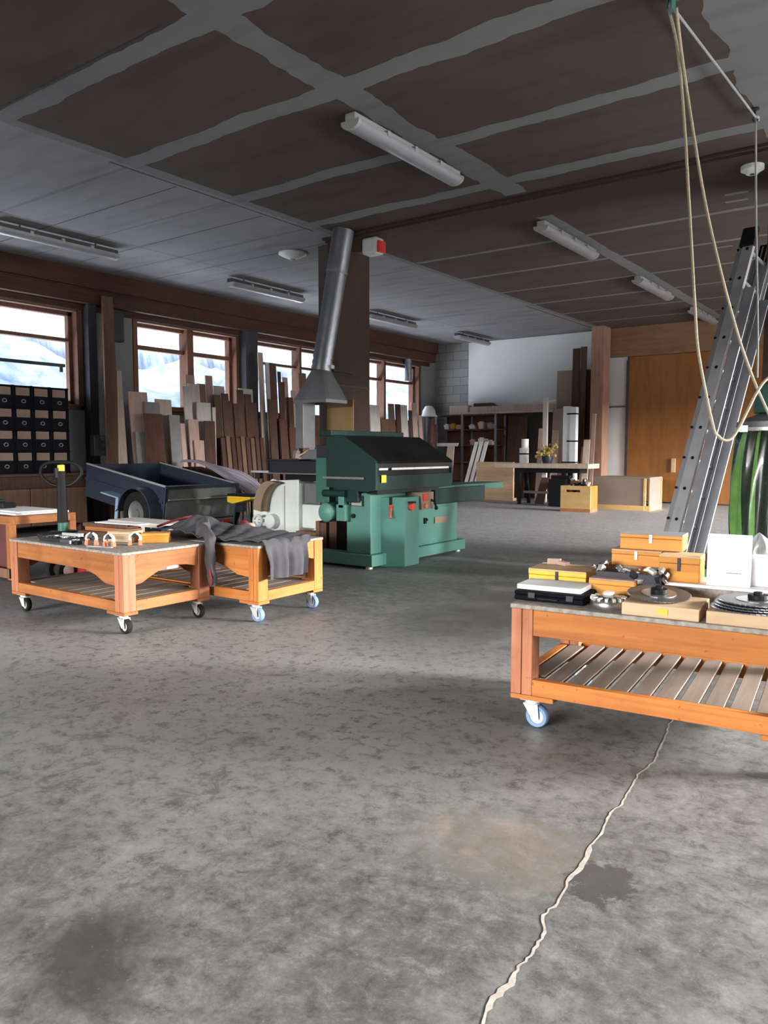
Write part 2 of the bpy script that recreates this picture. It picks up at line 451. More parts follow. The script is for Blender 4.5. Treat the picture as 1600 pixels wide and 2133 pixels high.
# ---------------------------------------------------------------- mesh builder
class MB:
    def __init__(self, origin=(0, 0, 0)):
        self.v, self.f, self.m = [], [], []
        self.o = Vector(origin)

    def add(self, vs, fs, mi=0):
        n = len(self.v)
        self.v += [Vector(p) - self.o for p in vs]
        self.f += [tuple(i + n for i in q) for q in fs]
        self.m += [mi] * len(fs)
        return self

    def box(self, x0, y0, z0, x1, y1, z1, mi=0):
        x0, x1 = min(x0, x1), max(x0, x1)
        y0, y1 = min(y0, y1), max(y0, y1)
        z0, z1 = min(z0, z1), max(z0, z1)
        vs = [(x0, y0, z0), (x1, y0, z0), (x1, y1, z0), (x0, y1, z0), (x0, y0, z1), (x1, y0, z1), (x1, y1, z1), (x0, y1, z1)]
        return self.hexa(vs, mi)

    def hexa(self, vs, mi=0):
        return self.add(vs, [(3, 2, 1, 0), (4, 5, 6, 7), (0, 1, 5, 4), (1, 2, 6, 5), (2, 3, 7, 6), (3, 0, 4, 7)], mi)

    def obox(self, c, size, rot=(0, 0, 0), mi=0):
        R = Euler(rot).to_matrix()
        a, b, h = (s / 2 for s in size)
        vs = [Vector(c) + R @ Vector(p) for p in ((-a, -b, -h), (a, -b, -h), (a, b, -h), (-a, b, -h), (-a, -b, h), (a, -b, h), (a, b, h), (-a, b, h))]
        return self.hexa(vs, mi)

    def cyl(self, p0, p1, r0, r1=None, n=16, mi=0, caps=True):
        r1 = r0 if r1 is None else r1
        p0, p1 = Vector(p0), Vector(p1)
        d = (p1 - p0).normalized()
        u = d.orthogonal().normalized()
        w = d.cross(u)
        vs = []
        for p, r in ((p0, r0), (p1, r1)):
            for k in range(n):
                a = 2 * PI * k / n
                vs.append(p + (u * math.cos(a) + w * math.sin(a)) * r)
        fs = [(k, (k + 1) % n, n + (k + 1) % n, n + k) for k in range(n)]
        if caps:
            fs += [tuple(range(n - 1, -1, -1)), tuple(range(n, 2 * n))]
        return self.add(vs, fs, mi)

    def tube(self, path, r, n=8, mi=0, closed=False):
        P = [Vector(p) for p in path]
        L = len(P)
        vs, fs = [], []
        up = None
        for i, p in enumerate(P):
            if closed:
                d = P[(i + 1) % L] - P[i - 1]
            else:
                d = P[min(i + 1, L - 1)] - P[max(i - 1, 0)]
            d.normalize()
            if up is None:
                up = d.orthogonal().normalized()
            up = (up - d * up.dot(d)).normalized()
            w = d.cross(up)
            rr = r[i] if isinstance(r, (list, tuple)) else r
            for k in range(n):
                a = 2 * PI * k / n
                vs.append(p + (up * math.cos(a) + w * math.sin(a)) * rr)
        for i in range(L if closed else L - 1):
            j = (i + 1) % L
            for k in range(n):
                fs.append((i * n + k, i * n + (k + 1) % n, j * n + (k + 1) % n, j * n + k))
        if not closed:
            fs += [tuple(range(n - 1, -1, -1)), tuple(range((L - 1) * n, L * n))]
        return self.add(vs, fs, mi)

    def lathe(self, prof, c, axis='z', n=24, mi=0, a0=0.0, a1=2 * PI):
        c = Vector(c)
        full = abs(a1 - a0 - 2 * PI) < 1e-6
        cnt = n if full else n + 1
        vs = []
        for r, h in prof:
            for k in range(cnt):
                a = a0 + (a1 - a0) * k / n
                x, y = r * math.cos(a), r * math.sin(a)
                vs.append(c + Vector({'z': (x, y, h), 'y': (x, h, y), 'x': (h, x, y)}[axis]))
        fs = []
        for i in range(len(prof) - 1):
            for k in range(n):
                k2 = (k + 1) % cnt
                fs.append((i * cnt + k, i * cnt + k2, (i + 1) * cnt + k2, (i + 1) * cnt + k))
        return self.add(vs, fs, mi)

    def prism(self, pts, axis, a, b, mi=0):
        """polygon extruded along an axis; pts are the two other coordinates in x,y,z order"""
        def mk(p, t):
            return {'x': (t, p[0], p[1]), 'y': (p[0], t, p[1]), 'z': (p[0], p[1], t)}[axis]
        n = len(pts)
        vs = [mk(p, a) for p in pts] + [mk(p, b) for p in pts]
        fs = [(k, (k + 1) % n, n + (k + 1) % n, n + k) for k in range(n)]
        fs += [tuple(range(n - 1, -1, -1)), tuple(range(n, 2 * n))]
        return self.add(vs, fs, mi)

    def grid(self, fn, nu, nv, mi=0):
        vs = [fn(i / nu, j / nv) for i in range(nu + 1) for j in range(nv + 1)]
        fs = [(i * (nv + 1) + j, (i + 1) * (nv + 1) + j, (i + 1) * (nv + 1) + j + 1, i * (nv + 1) + j + 1) for i in range(nu) for j in range(nv)]
        return self.add(vs, fs, mi)

    def ball(self, c, r, n=10, mi=0):
        c = Vector(c)
        rx, ry, rz = r if isinstance(r, (tuple, list)) else (r, r, r)
        vs, fs = [], []
        for i in range(n + 1):
            t = PI * i / n
            for k in range(n * 2):
                a = PI * k / n
                vs.append(c + Vector((rx * math.sin(t) * math.cos(a), ry * math.sin(t) * math.sin(a), rz * math.cos(t))))
        N = 2 * n
        for i in range(n):
            for k in range(N):
                fs.append((i * N + k, (i + 1) * N + k, (i + 1) * N + (k + 1) % N, i * N + (k + 1) % N))
        return self.add(vs, fs, mi)

    def build(self, name, mats, parent=None, bevel=0.0, smooth=False, solid=0.0):
        mats = mats if isinstance(mats, (list, tuple)) else [mats]
        loc = Vector((0, 0, 0))
        vs = self.v
        if parent is None and not self.keep:
            lo = [min(p[i] for p in vs) for i in range(3)]
            hi = [max(p[i] for p in vs) for i in range(3)]
            loc = Vector(((lo[0] + hi[0]) / 2, (lo[1] + hi[1]) / 2, lo[2]))
            vs = [p - loc for p in vs]
        me = bpy.data.meshes.new(name)
        me.from_pydata([tuple(p) for p in vs], [], self.f)
        for m in mats:
            me.materials.append(m)
        me.polygons.foreach_set('material_index', self.m)
        me.validate()
        # consistent outward normals
        import bmesh
        bm = bmesh.new()
        bm.from_mesh(me)
        bmesh.ops.recalc_face_normals(bm, faces=bm.faces)
        bm.to_mesh(me)
        bm.free()
        if smooth:
            me.polygons.foreach_set('use_smooth', [True] * len(me.polygons))
        o = bpy.data.objects.new(name, me)
        COL.objects.link(o)
        o.location = loc
        if parent is not None:
            o.parent = parent
        if solid:
            md = o.modifiers.new('thickness', 'SOLIDIFY')
            md.thickness = solid
            md.offset = 0
        if bevel:
            md = o.modifiers.new('bevel', 'BEVEL')
            md.width = bevel
            md.segments = 2
            md.limit_method = 'ANGLE'
            md.angle_limit = math.radians(40)
        if smooth:
            try:
                md = o.modifiers.new('edges', 'EDGE_SPLIT')
                md.split_angle = math.radians(42)
            except Exception:
                pass
        return o

    keep = False


def tag(o, label, cat, group=None):
    o['label'] = label
    o['category'] = cat
    if group:
        o['group'] = group
    return o


def struct(o, cat=None):
    o['kind'] = 'structure'
    return o


def thing(name, label, cat, loc=(0, 0, 0), rot=(0, 0, 0), group=None):
    o = bpy.data.objects.new(name, None)
    o.empty_display_size = 0.1
    COL.objects.link(o)
    o.location = loc
    o.rotation_euler = rot
    return tag(o, label, cat, group)


def sbuild(name, mb, mats, **kw):
    mb.keep = True
    return struct(mb.build(name, mats, None, **kw))


def copy_tree(o, parent=None):
    c = o.copy()
    COL.objects.link(c)
    if parent is not None:
        c.parent = parent
    for ch in list(o.children):
        copy_tree(ch, c)
    return c


# ================================================================ structure
CH = 3.76
XL, YB, XR, YF = -10.6, 16.7, 6.0, -9.0

# floor with its filled crack
m = MB()
m.box(XL - 0.3, YF - 0.3, -0.12, XR + 0.25, YB + 0.3, 0.0)
crack = [(-0.86, 3.22), (-0.857, 3.129), (-0.839, 3.03), (-0.805, 2.80), (-0.791, 2.7), (-0.800, 2.56), (-0.788, 2.44), (-0.772, 2.31), (-0.778, 2.215), (-0.753, 2.09), (-0.757, 2.011), (-0.734, 1.90), (-0.738, 1.821),
         (-0.717, 1.71), (-0.724, 1.63), (-0.690, 1.56), (-0.687, 1.489), (-0.688, 1.43), (-0.678, 1.371), (-0.690, 1.301), (-0.668, 1.229), (-0.656, 1.17), (-0.66, 1.05), (-0.63, 0.9)]
rr = random.Random(3)
fine = []
for (ax, ay), (bx, by) in zip(crack, crack[1:]):
    for k in range(5):
        t = k / 5
        fine.append((ax + (bx - ax) * t + rr.uniform(-.0035, .0035), ay + (by - ay) * t))
vs, fs = [], []
for i, (x, y) in enumerate(fine):
    w = 0.0020 + rr.uniform(0, 0.0024) + (0.0035 if 1.80 < y < 2.0 or 1.28 < y < 1.40 else 0)
    vs += [(x - w, y, 0.0015), (x + w, y, 0.0015)]
    if i:
        fs.append((2 * i - 2, 2 * i - 1, 2 * i + 1, 2 * i))
m.add(vs, fs, 1)
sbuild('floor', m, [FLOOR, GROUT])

# ceiling boards with filled joints
m = MB()
m.box(-6.26, YF - 0.3, CH, XR + 0.25, YB + 0.3, CH + 0.15, 0)
m.box(XL - 0.3, YF - 0.3, CH, -6.26, YB + 0.3, CH + 0.15, 1)
rj = random.Random(11)


def band(ax, ay, bx, by, w, jag, mi=2, z=CH - 0.0015, taper=0.0):
    L = math.hypot(bx - ax, by - ay)
    n = max(2, int(L / 0.07))
    dx, dy = (bx - ax) / L, (by - ay) / L
    vs, fs = [], []
    jl = jr = 0.0
    for i in range(n + 1):
        t = i / n
        jl = jl * 0.75 + rj.uniform(-jag, jag)
        jr = jr * 0.75 + rj.uniform(-jag, jag)
        ww = w * (1 - taper * t) / 2
        wl, wr = ww + jl * ww, ww + jr * ww
        px, py = ax + dx * L * t, ay + dy * L * t
        vs += [(px - dy * wl, py + dx * wl, z), (px + dy * wr, py - dx * wr, z)]
        if i:
            fs.append((2 * i - 2, 2 * i, 2 * i + 1, 2 * i - 1))
    m.add(vs, fs, mi)


band(-3.77, 0.4, -3.74, 7.42, 0.25, 0.16)
band(-3.82, 8.3, -3.80, 16.6, 0.19, 0.08)
band(-1.12, 1.5, -1.16, 7.5, 0.36, 0.16, z=CH - 0.002)
band(-6.27, 0.5, -6.20, 7.5, 0.12, 0.10)
band(-6.28, 8.2, -6.20, 16.6, 0.10, 0.06)
for y in (2.10, 3.36, 4.55, 5.86, 7.02):
    band(-6.2, y - 0.02, -3.85, y, 0.20, 0.14, z=CH - 0.001)
    band(-3.65, y, -1.25, y + rj.uniform(-.03, .05), 0.20, 0.16, z=CH - 0.001)
    band(-1.0, y, 3.0, y, 0.20, 0.16, z=CH - 0.001)
for y in (9.33, 10.60, 11.86, 13.10, 14.35, 15.60):
    band(-6.2, y - 0.05, -3.85, y, 0.085, 0.08, z=CH - 0.001)
    band(-3.75, y, 2.9, y + 0.03, 0.085, 0.08, z=CH - 0.001)
for i, y in enumerate((4.56, 5.8, 7.05, 8.3, 9.5, 10.75, 12.0, 13.2, 14.45, 15.7)):
    band(-10.3, y, -6.36, y + 0.02, 0.035 if i % 2 else 0.05, 0.1, z=CH - 0.001)
for y, z_ in ((5.2, 0), (6.4, 0), (7.7, 0)):
    band(-10.0, y, -6.4, y, 0.016, 0.1, mi=3, z=CH - 0.001)
band(-8.65, 4.0, -8.6, 16.4, 0.03, 0.1, z=CH - 0.001)
band(-6.36, 4.4, -6.33, 7.2, 0.022, 0.05, mi=3, z=CH - 0.0025)
band(-6.37, 13.1, -6.33, 16.4, 0.035, 0.1, mi=3, z=CH - 0.0025)
band(-6.10, 6.30, -6.06, 6.42, 0.07, 0.05, mi=3, z=CH - 0.0025)
band(-6.2, 3.25, -4.0, 3.25, 0.022, 0.15, mi=3, z=CH - 0.0025)
# small filler dabs
for x, y in ((-2.0, 8.75), (-2.05, 9.0), (-2.6, 10.9), (-2.2, 12.1)):
    band(x, y, x + 0.22, y, 0.06, 0.3, z=CH - 0.002)
sbuild('ceiling', m, [CEIL_B, CEIL_G, FILLER, SEAM])

m = MB()
m.box(-6.45, 7.56, 3.715, -1.2, 8.16, 3.757)
m.box(-6.45, 7.50, 3.735, -1.2, 7.56, 3.757)
sbuild('ceiling_beam', m, BEAMWOOD_X)

# left wall round its window openings
m = MB()
edges = [YF] + [v for w in WIN for v in w] + [YB]
for a, b in zip(edges[0::2], edges[1::2]):
    m.box(XL - 0.3, a, 0, XL, b, CH)
for a, b in WIN:
    m.box(XL - 0.3, a, 0, XL, b, WZ0)
    m.box(XL - 0.3, a, WZ1, XL, b, CH)
sbuild('wall_left', m, PLASTER)

m = MB()
m.box(XL - 0.3, YB, 0, XR + 0.25, YB + 0.25, CH)
sbuild('wall_back', m, BLOCK)
m = MB()
m.box(XL - 0.3, YF - 0.25, 0, FGATE[0], YF, CH)
m.box(FGATE[1], YF - 0.25, 0, XR + 0.25, YF, CH)
m.box(FGATE[0], YF - 0.25, FGATE[2], FGATE[1], YF, CH)
sbuild('wall_front', m, PLASTER)
m = MB()
m.box(XR, YF, 0, XR + 0.25, GATE[0], CH)
m.box(XR, GATE[1], 0, XR + 0.25, GATE2[0], CH)
m.box(XR, GATE2[1], 0, XR + 0.25, YB, CH)
m.box(XR, GATE2[0], GATE2[2], XR + 0.25, GATE2[1], CH)
m.box(XR, GATE[0], GATE[2], XR + 0.25, GATE[1], CH)
sbuild('wall_right', m, PLASTER)

# boxed timber head above the windows
m = MB()
m.box(XL, 0.5, 3.50, XL + 0.30, YB - 0.35, CH - 0.002)
m.box(XL, 0.5, 3.29, XL + 0.22, YB - 0.35, 3.50)
m.box(XL, 0.5, 3.21, XL + 0.05, YB - 0.35, 3.29)
m.box(XL, 0.5, 3.485, XL + 0.24, YB - 0.35, 3.50)
sbuild('trim_1', m, BEAMWOOD)


def window(n, y0, y1, mull, transom, thick):
    m = MB()
    xo, xi = XL - 0.22, XL - 0.13
    t = 0.055
    # lining of the reveal
    m.box(XL - 0.3, y0, WZ0, XL + 0.01, y0 + 0.025, WZ1)
    m.box(XL - 0.3, y1 - 0.025, WZ0, XL + 0.01, y1, WZ1)
    m.box(XL - 0.3, y0, WZ1 - 0.025, XL + 0.01, y1, WZ1)
    m.box(XL - 0.3, y0, WZ0, XL + 0.04, y1, WZ0 + 0.03)
    # face architrave
    m.box(XL, y0 - 0.06, WZ0 - 0.05, XL + 0.018, y0, WZ1 + 0.02)
    m.box(XL, y1, WZ0 - 0.05, XL + 0.018, y1 + 0.06, WZ1 + 0.02)
    m.box(XL, y0 - 0.06, WZ0 - 0.05, XL + 0.018, y1 + 0.06, WZ0)
    # sash frame
    m.box(xo, y0 + 0.025, WZ0 + 0.03, xi, y0 + 0.025 + t, WZ1 - 0.025)
    m.box(xo, y1 - 0.025 - t, WZ0 + 0.03, xi, y1 - 0.025, WZ1 - 0.025)
    m.box(xo, y0 + 0.025, WZ0 + 0.03, xi, y1 - 0.025, WZ0 + 0.03 + t)
    m.box(xo, y0 + 0.025, WZ1 - 0.025 - t, xi, y1 - 0.025, WZ1 - 0.025)
    m.box(xo, y0 + 0.025, transom - thick / 2, xi + 0.01, y1 - 0.025, transom + thick / 2)
    for y, w in mull:
        m.box(xo - 0.02, y - w / 2, WZ0 + 0.03, XL - 0.02, y + w / 2, WZ1 - 0.025)
    m.keep = True
    o = struct(m.build('window_%d' % n, FRAMEWOOD))
    g = MB()
    g.box(XL - 0.178, y0 + 0.05, WZ0 + 0.05, XL - 0.172, y1 - 0.05, WZ1 - 0.05)
    g.build('glass_pane', GLASS, o)


window(1, *WIN[0], [(5.0, 0.05)], 2.76, 0.05)
window(2, *WIN[1], [(8.86, 0.13)], 2.79, 0.07)
window(3, *WIN[2], [(11.66, 0.06)], 2.79, 0.05)
window(4, *WIN[3], [(14.55, 0.07)], 2.76, 0.06)

# steel wall posts between the windows
for a, b, d in ((6.79, 6.93, 0.16), (9.97, 10.27, 0.18), (12.80, 13.05, 0.16)):
    m = MB()
    m.box(XL, a, 0, XL + d, a + 0.025, 3.29)
    m.box(XL, b - 0.025, 0, XL + d, b, 3.29)
    m.box(XL, a + 0.025, 0, XL + 0.03, b - 0.025, 3.29)
    m.box(XL + d - 0.02, a + 0.025, 0, XL + d, b - 0.025, 3.29)
    sbuild('wall_post', m, POSTSTEEL)

# boarded column under the beam and the dark column by the ladder
m = MB()
m.box(-6.62, 7.62, 0, -6.46, 8.45, 3.715, 1)
m.box(-6.46, 7.62, 0, -6.43, 8.45, 3.715, 0)
m.box(-6.455, 7.62, 1.95, -6.425, 8.45, 1.965, 1)
sbuild('boarded_column', m, [COLWOOD, DARKWALL])
m = MB()
m.box(-1.43, 7.92, 0, -0.85, 8.9, 3.713, 0)
m.box(-1.50, 8.75, 0, -1.43, 8.9, 2.1, 1)
sbuild('dark_column', m, [DARKWALL, POSTWOOD])

# back wall linings: white board, dark panel, post, narrow white board, plywood head
m = MB()
m.box(-9.62, YB - 0.03, 2.0, -6.3, YB, CH - 0.01, 0)
m.box(-9.0, YB - 0.02, 0, -6.2, YB, 2.0, 1)
sbuild('trim_2', m, [WHITEWALL, DARKWALL])
m = MB()
m.box(-6.27, 16.1, 0, -6.0, 16.5, 3.757)
sbuild('timber_post', m, POSTWOOD)
m = MB()
m.box(-6.14, YB - 0.05, 0, -5.67, YB, 3.30, 0)
m.box(-5.67, YB - 0.10, 0, -5.61, YB, 3.05, 1)
m.box(-6.14, YB - 0.06, 2.05, -5.67, YB - 0.05, 2.09, 2)
sbuild('trim_3', m, [WHITEWALL, DARKWALL, GALVD])
m = MB()
m.box(-6.14, YB - 0.09, 3.13, 2.9, YB, CH - 0.005)
sbuild('trim_4', m, PLYHEAD)

# plywood sliding doors in the back wall
for n, (a, b) in enumerate(((-5.61, -3.92), (-3.915, -2.2))):
    m = MB()
    m.box(a, YB - 0.075, 0.03, b, YB - 0.02, 3.12, 0)
    m.box(a, YB - 0.085, 1.18, b, YB - 0.075, 1.30, 0)
    m.box(a, YB - 0.085, 0.03, b, YB - 0.075, 0.10, 0)
    if n:
        m.box(a + 0.02, YB - 0.085, 0.1, a + 0.1, YB - 0.075, 1.2, 0)
    m.keep = True
    d = struct(m.build('door_%d' % (n + 1), DOORWOOD))
    h = MB()
    hx = -4.63 if n == 0 else -2.6
    h.box(hx - 0.04, YB - 0.12, 0.66, hx + 0.04, YB - 0.086, 0.95)
    h.build('handle', BOXTAN, d)

# outdoors: yard, snow bank, frosted thicket, unseen slabs added to block low sky beyond the gates
m = MB()
m.box(XR + 0.25, -40, -0.2, 60, 40, -0.06)
m.box(-30, -40, -0.2, XR + 0.25, YF - 0.25, -0.06)
sbuild('ground', m, ASPHALT)
m = MB()
rs = random.Random(5)
prof = [(-10.95, 0.7), (-11.6, 0.95), (-12.6, 1.7), (-13.8, 2.35), (-15.2, 2.95), (-16.2, 3.25), (-16.8, 3.3)]
lump = {}


def snow(u, v):
    y = -8 + 44 * v
    t = u * (len(prof) - 1)
    i = min(int(t), len(prof) - 2)
    k = t - i
    x = prof[i][0] * (1 - k) + prof[i + 1][0] * k
    z = prof[i][1] * (1 - k) + prof[i + 1][1] * k
    z += 0.14 * math.sin(y * 1.3 + x) + 0.10 * math.sin(y * 2.9 - x * 2) + 0.05 * math.sin(y * 6.1 + x * 3)
    return (x, y, z)


m.grid(snow, 30, 180)
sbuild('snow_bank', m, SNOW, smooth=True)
m = MB()


def thick(u, v):
    y = -8 + 44 * v
    return (-16.2 - 2.6 * u + 0.12 * math.sin(y * 5), y, 2.6 + 8.5 * u + 0.5 * math.sin(y * 0.7) * u)


m.grid(thick, 20, 180)
sbuild('frosted_slope', m, THICKET)
m = MB()
m.box(34, -45, -0.2, 36, 45, 4.6)
m.box(-40, -38, -0.2, 34, -36, 4.6)
sbuild('horizon_block', m, HORIZON)
o = None

# metal rail outside the left window
t = thing('handrail', 'dark metal handrail outside the left window', 'handrail', (-12.2, 5.2, 1.45))
m = MB(t.location)
m.box(-12.23, 2.0, 2.525, -12.17, 7.46, 2.575)
m.build('rail', BLACK, t)
for y in (2.2, 7.40):
    m = MB(t.location)
    m.box(-12.22, y - 0.02, 2.44 if y > 5 else 1.35, -12.18, y + 0.02, 2.53)
    m.build('bracket' if y > 5 else 'rail_post', BLACK, t)

# ================================================================ lamps (all switched off)


def lamp(x, y0, y1, label, group, dusty, drop=0.0):
    L = y1 - y0
    t = thing('fluorescent_fitting', label, 'ceiling light', (x, (y0 + y1) / 2, CH), group=group)
    z1 = CH - 0.004 - drop
    m = MB(t.location)
    m.box(x - 0.05, y0, z1 - 0.055, x + 0.05, y1, z1)
    if drop:
        for y in (y0 + 0.3, y1 - 0.3):
            m.cyl((x, y, z1), (x, y, CH - 0.003), 0.012)
    m.build('housing', LAMPD if dusty else LAMPG, t, bevel=0.006)
    m = MB(t.location)
    pts = [(x - 0.088, z1 - 0.056), (x + 0.088, z1 - 0.056)]
    for k in range(9):
        a = PI * k / 8
        pts.append((x + 0.088 * math.cos(a), z1 - 0.07 - 0.055 * math.sin(a)))
    m.prism(pts, 'y', y0 + 0.03, y1 - 0.03)
    m.build('diffuser', TUBEW, t, smooth=True)
    for y in (y0 + 0.0, y1 - 0.035):
        m = MB(t.location)
        pts2 = [(x + (px - x) * 1.04, pz - 0.001) for px, pz in pts]
        m.prism(pts2, 'y', y, y + 0.035)
        m.build('end_cap', LAMPG, t)
    for k in range(3):
        y = y0 + L * (0.25 + 0.25 * k)
        m = MB(t.location)
        m.box(x + 0.05, y - 0.02, z1 - 0.075, x + 0.095, y + 0.02, z1 - 0.03)
        m.build('clip', LAMPG, t)
    return t


for (y0, y1), lab in zip(((4.90, 6.52), (8.42, 10.04), (11.86, 13.48), (15.0, 16.55)),
                         ('white fluorescent fitting nearest the camera, in the middle of the filler-striped ceiling',
                          'grey fluorescent fitting just beyond the brown ceiling beam',
                          'dim fluorescent fitting behind the rope, second beyond the brown beam',
                          'farthest fluorescent fitting of the right row, close to the plywood door')):
    lamp(-3.92, y0, y1, lab, 'unlit fluorescent fittings', False, 0.0)
for (y0, y1), lab in zip(((4.66, 6.26), (8.24, 9.86), (11.72, 13.28), (14.95, 16.4)),
                         ('fluorescent fitting near the left window, cut off by the left picture edge',
                          'dark-topped fluorescent fitting between the left window and the metal duct',
                          'dark-topped fluorescent fitting just right of the boarded column',
                          'small far fluorescent fitting above the white wall board')):
    lamp(-8.95, y0, y1, lab, 'unlit fluorescent fittings', True, 0.03)

t = thing('ceiling_dome_lamp', 'small white domed lamp on the ceiling left of the metal duct', 'ceiling light', (-7.24, 7.81, CH))
m = MB(t.location)
m.lathe([(0.0, CH - 0.085), (0.06, CH - 0.08), (0.12, CH - 0.055), (0.19, CH - 0.02), (0.19, CH - 0.003), (0.0, CH - 0.003)], (-7.24, 7.81, 0))
m.build('shade', WHITEP, t, smooth=True)
m = MB(t.location)
m.lathe([(0.0, CH - 0.11), (0.03, CH - 0.10), (0.035, CH - 0.083), (0, CH - 0.08)], (-7.24, 7.81, 0), n=12)
m.build('cap', LAMPG, t, smooth=True)
t = thing('smoke_detector', 'round off-white detector under the right end of the brown beam', 'smoke detector', (-1.57, 7.88, 3.715))
m = MB(t.location)
m.lathe([(0.0, 3.64), (0.05, 3.64), (0.075, 3.665), (0.10, 3.675), (0.10, 3.713), (0, 3.713)], (-1.57, 7.88, 0))
m.build('body', WHITEP, t, smooth=True)
m = MB(t.location)
m.lathe([(0.0, 3.635), (0.02, 3.635), (0.02, 3.645), (0, 3.645)], (-1.57, 7.88, 0), n=10)
m.build('sensor', LAMPD, t)

t = thing('alarm_siren', 'white alarm siren with a red side, hung under the beam beside the duct', 'siren', (-5.78, 7.7, 3.47))
m = MB(t.location)
m.box(-5.92, 7.62, 3.50, -5.70, 7.80, 3.70)
m.build('housing', WHITEP, t, bevel=0.03)
m = MB(t.location)
m.box(-5.70, 7.64, 3.51, -5.665, 7.78, 3.65)
m.build('red_lens', RED, t, bevel=0.008)
m = MB(t.location)
m.box(-5.86, 7.66, 3.70, -5.76, 7.76, 3.713)
m.build('mount', LAMPD, t)

# ================================================================ wooden dollies


def make_cart(label, cx, cy, rz, L, Wd, H, W_, legm, wheelm, forkm, arch, group, slat_pitch=0.115, slat_gap=0.012):
    """low slatted dolly; x along its length, y across, near side at -y"""
    root = thing('slatted_dolly', label, 'dolly', (cx, cy, 0), (0, 0, rz), group)
    a, b = L / 2, Wd / 2
    p = 0.088
    zt = H - 0.018
    z0 = 0.118
    for sx_ in (-1, 1):
        for sy_ in (-1, 1):
            m = MB()
            x0, x1 = (a - p, a) if sx_ > 0 else (-a, -a + p)
            y0, y1 = (b - p, b) if sy_ > 0 else (-b, -b + p)
            xm = (x0 + x1) / 2
            m.box(x0, y0, z0 + 0.02, xm - 0.001, y1, zt)
            m.box(xm + 0.001, y0, z0 + 0.02, x1, y1, zt)
            m.build('leg', legm, root, bevel=0.004)
    m = MB()
    m.box(-a - 0.004, -b - 0.004, zt, a + 0.004, b + 0.004, H)
    m.build('tabletop', TOPGREY, root, bevel=0.004)
    zb = zt - 0.105
    for sy_ in (-1, 1):
        m = MB()
        y0 = sy_ * (b - 0.006)
        y1 = sy_ * (b - 0.040)
        pts = [(-a + p, zt - 0.002), (-a + p, zb)]
        if arch:
            pts += [(a - p - 0.30, zb - 0.01), (a - p - 0.20, zb - 0.035), (a - p - 0.11, zb - 0.075), (a - p, zb - 0.085)]
        else:
            pts += [(a - p, zb)]
        pts += [(a - p, zt - 0.002)]
        m.prism(pts, 'y', y0, y1)
        m.build('apron', W_['x'], root, bevel=0.003)
    for sx_ in (-1, 1):
        m = MB()
        x0 = sx_ * (a - 0.006)
        x1 = sx_ * (a - 0.040)
        y0, y1 = -b + p, b - p
        w = y1 - y0
        pts = [(y0, zt - 0.002)]
        if arch:
            pts += [(y0, zb - 0.08), (y0 + 0.10 * w, zb - 0.075)] + [(y0 + w * q, zb - 0.075 + 0.082 * math.sin(min(1, (q - 0.1) / 0.5) * PI / 2)) for q in (0.2, 0.3, 0.4, 0.5, 0.6)] + [(y0 + 0.8 * w, zb), (y1, zb - 0.02)]
        else:
            pts += [(y0, zb), (y1, zb)]
        pts += [(y1, zt - 0.002)]
        m.prism(pts, 'x', x0, x1)
        m.build('apron', W_['y'], root, bevel=0.003)
    # lower frame
    for sy_ in (-1, 1):
        m = MB()
        m.box(-a + p if sy_ else 0, sy_ * (b - 0.001), z0 + 0.02, a - p, sy_ * (b - 0.038), z0 + 0.085)
        m.build('rail', W_['x'], root, bevel=0.003)
    for sx_ in (-1, 1):
        m = MB()
        m.box(sx_ * (a - 0.001), -b + p, z0 + 0.02, sx_ * (a - 0.038), b - p, z0 + 0.085)
        m.build('rail', W_['y'], root, bevel=0.003)
    n = int((L - 2 * 0.04) / slat_pitch)
    pitch = (L - 0.08) / n
    for k in range(n):
        x = -a + 0.04 + pitch * (k + 0.5)
        gap = slat_gap
        edge = p if (k == 0 or k == n - 1) else 0.04
        m = MB()
        m.box(x - pitch / 2 + gap / 2, -b + edge, z0 + 0.070, x + pitch / 2 - gap / 2, b - edge, z0 + 0.084)
        m.build('slat', SLAT, root, bevel=0.002)
    # corner feet under the frame
    fl = 0.175
    for sx_ in (-1, 1):
        for sy_ in (-1, 1):
            m = MB()
            m.box(sx_ * a, sy_ * b, z0, sx_ * (a - fl), sy_ * (b - 0.10), z0 + 0.0195)
            m.build('corner_foot', W_['x'], root, bevel=0.003)
            x, y = sx_ * (a - 0.075), sy_ * (b - 0.05)
            c = MB()
            c.box(x - 0.04, y - 0.034, z0 - 0.006, x + 0.04, y + 0.034, z0)
            c.cyl((x, y, z0 - 0.022), (x, y, z0 - 0.006), 0.026)
            ox = 0.022
            for s in (-1, 1):
                c.prism([(x - 0.03, z0 - 0.022), (x + 0.03, z0 - 0.022), (x + ox + 0.012, 0.036), (x + ox - 0.014, 0.036)], 'y', y + s * 0.021, y + s * 0.025)
            c.box(x - 0.03, y - 0.025, z0 - 0.026, x + 0.03, y + 0.025, z0 - 0.021)
            cas = c.build('caster', forkm, root)
            wmb = MB()
            R = 0.046
            wmb.lathe([(R * 0.62, y - 0.016), (R * 0.9, y - 0.017), (R, y - 0.010), (R, y + 0.010), (R * 0.9, y + 0.017), (R * 0.62, y + 0.016), (R * 0.62, y - 0.016)], (x + ox, 0, R), 'y', 24, 0)
            wmb.lathe([(0.0, y - 0.012), (R * 0.62, y - 0.012), (R * 0.62, y + 0.012), (0.0, y + 0.012)], (x + ox, 0, R), 'y', 24, 1)
            wmb.cyl((x + ox, y - 0.022, R), (x + ox, y + 0.022, R), 0.007, n=8, mi=1)
            wmb.build('wheel', [wheelm, ZINC], cas, smooth=True)
    return root


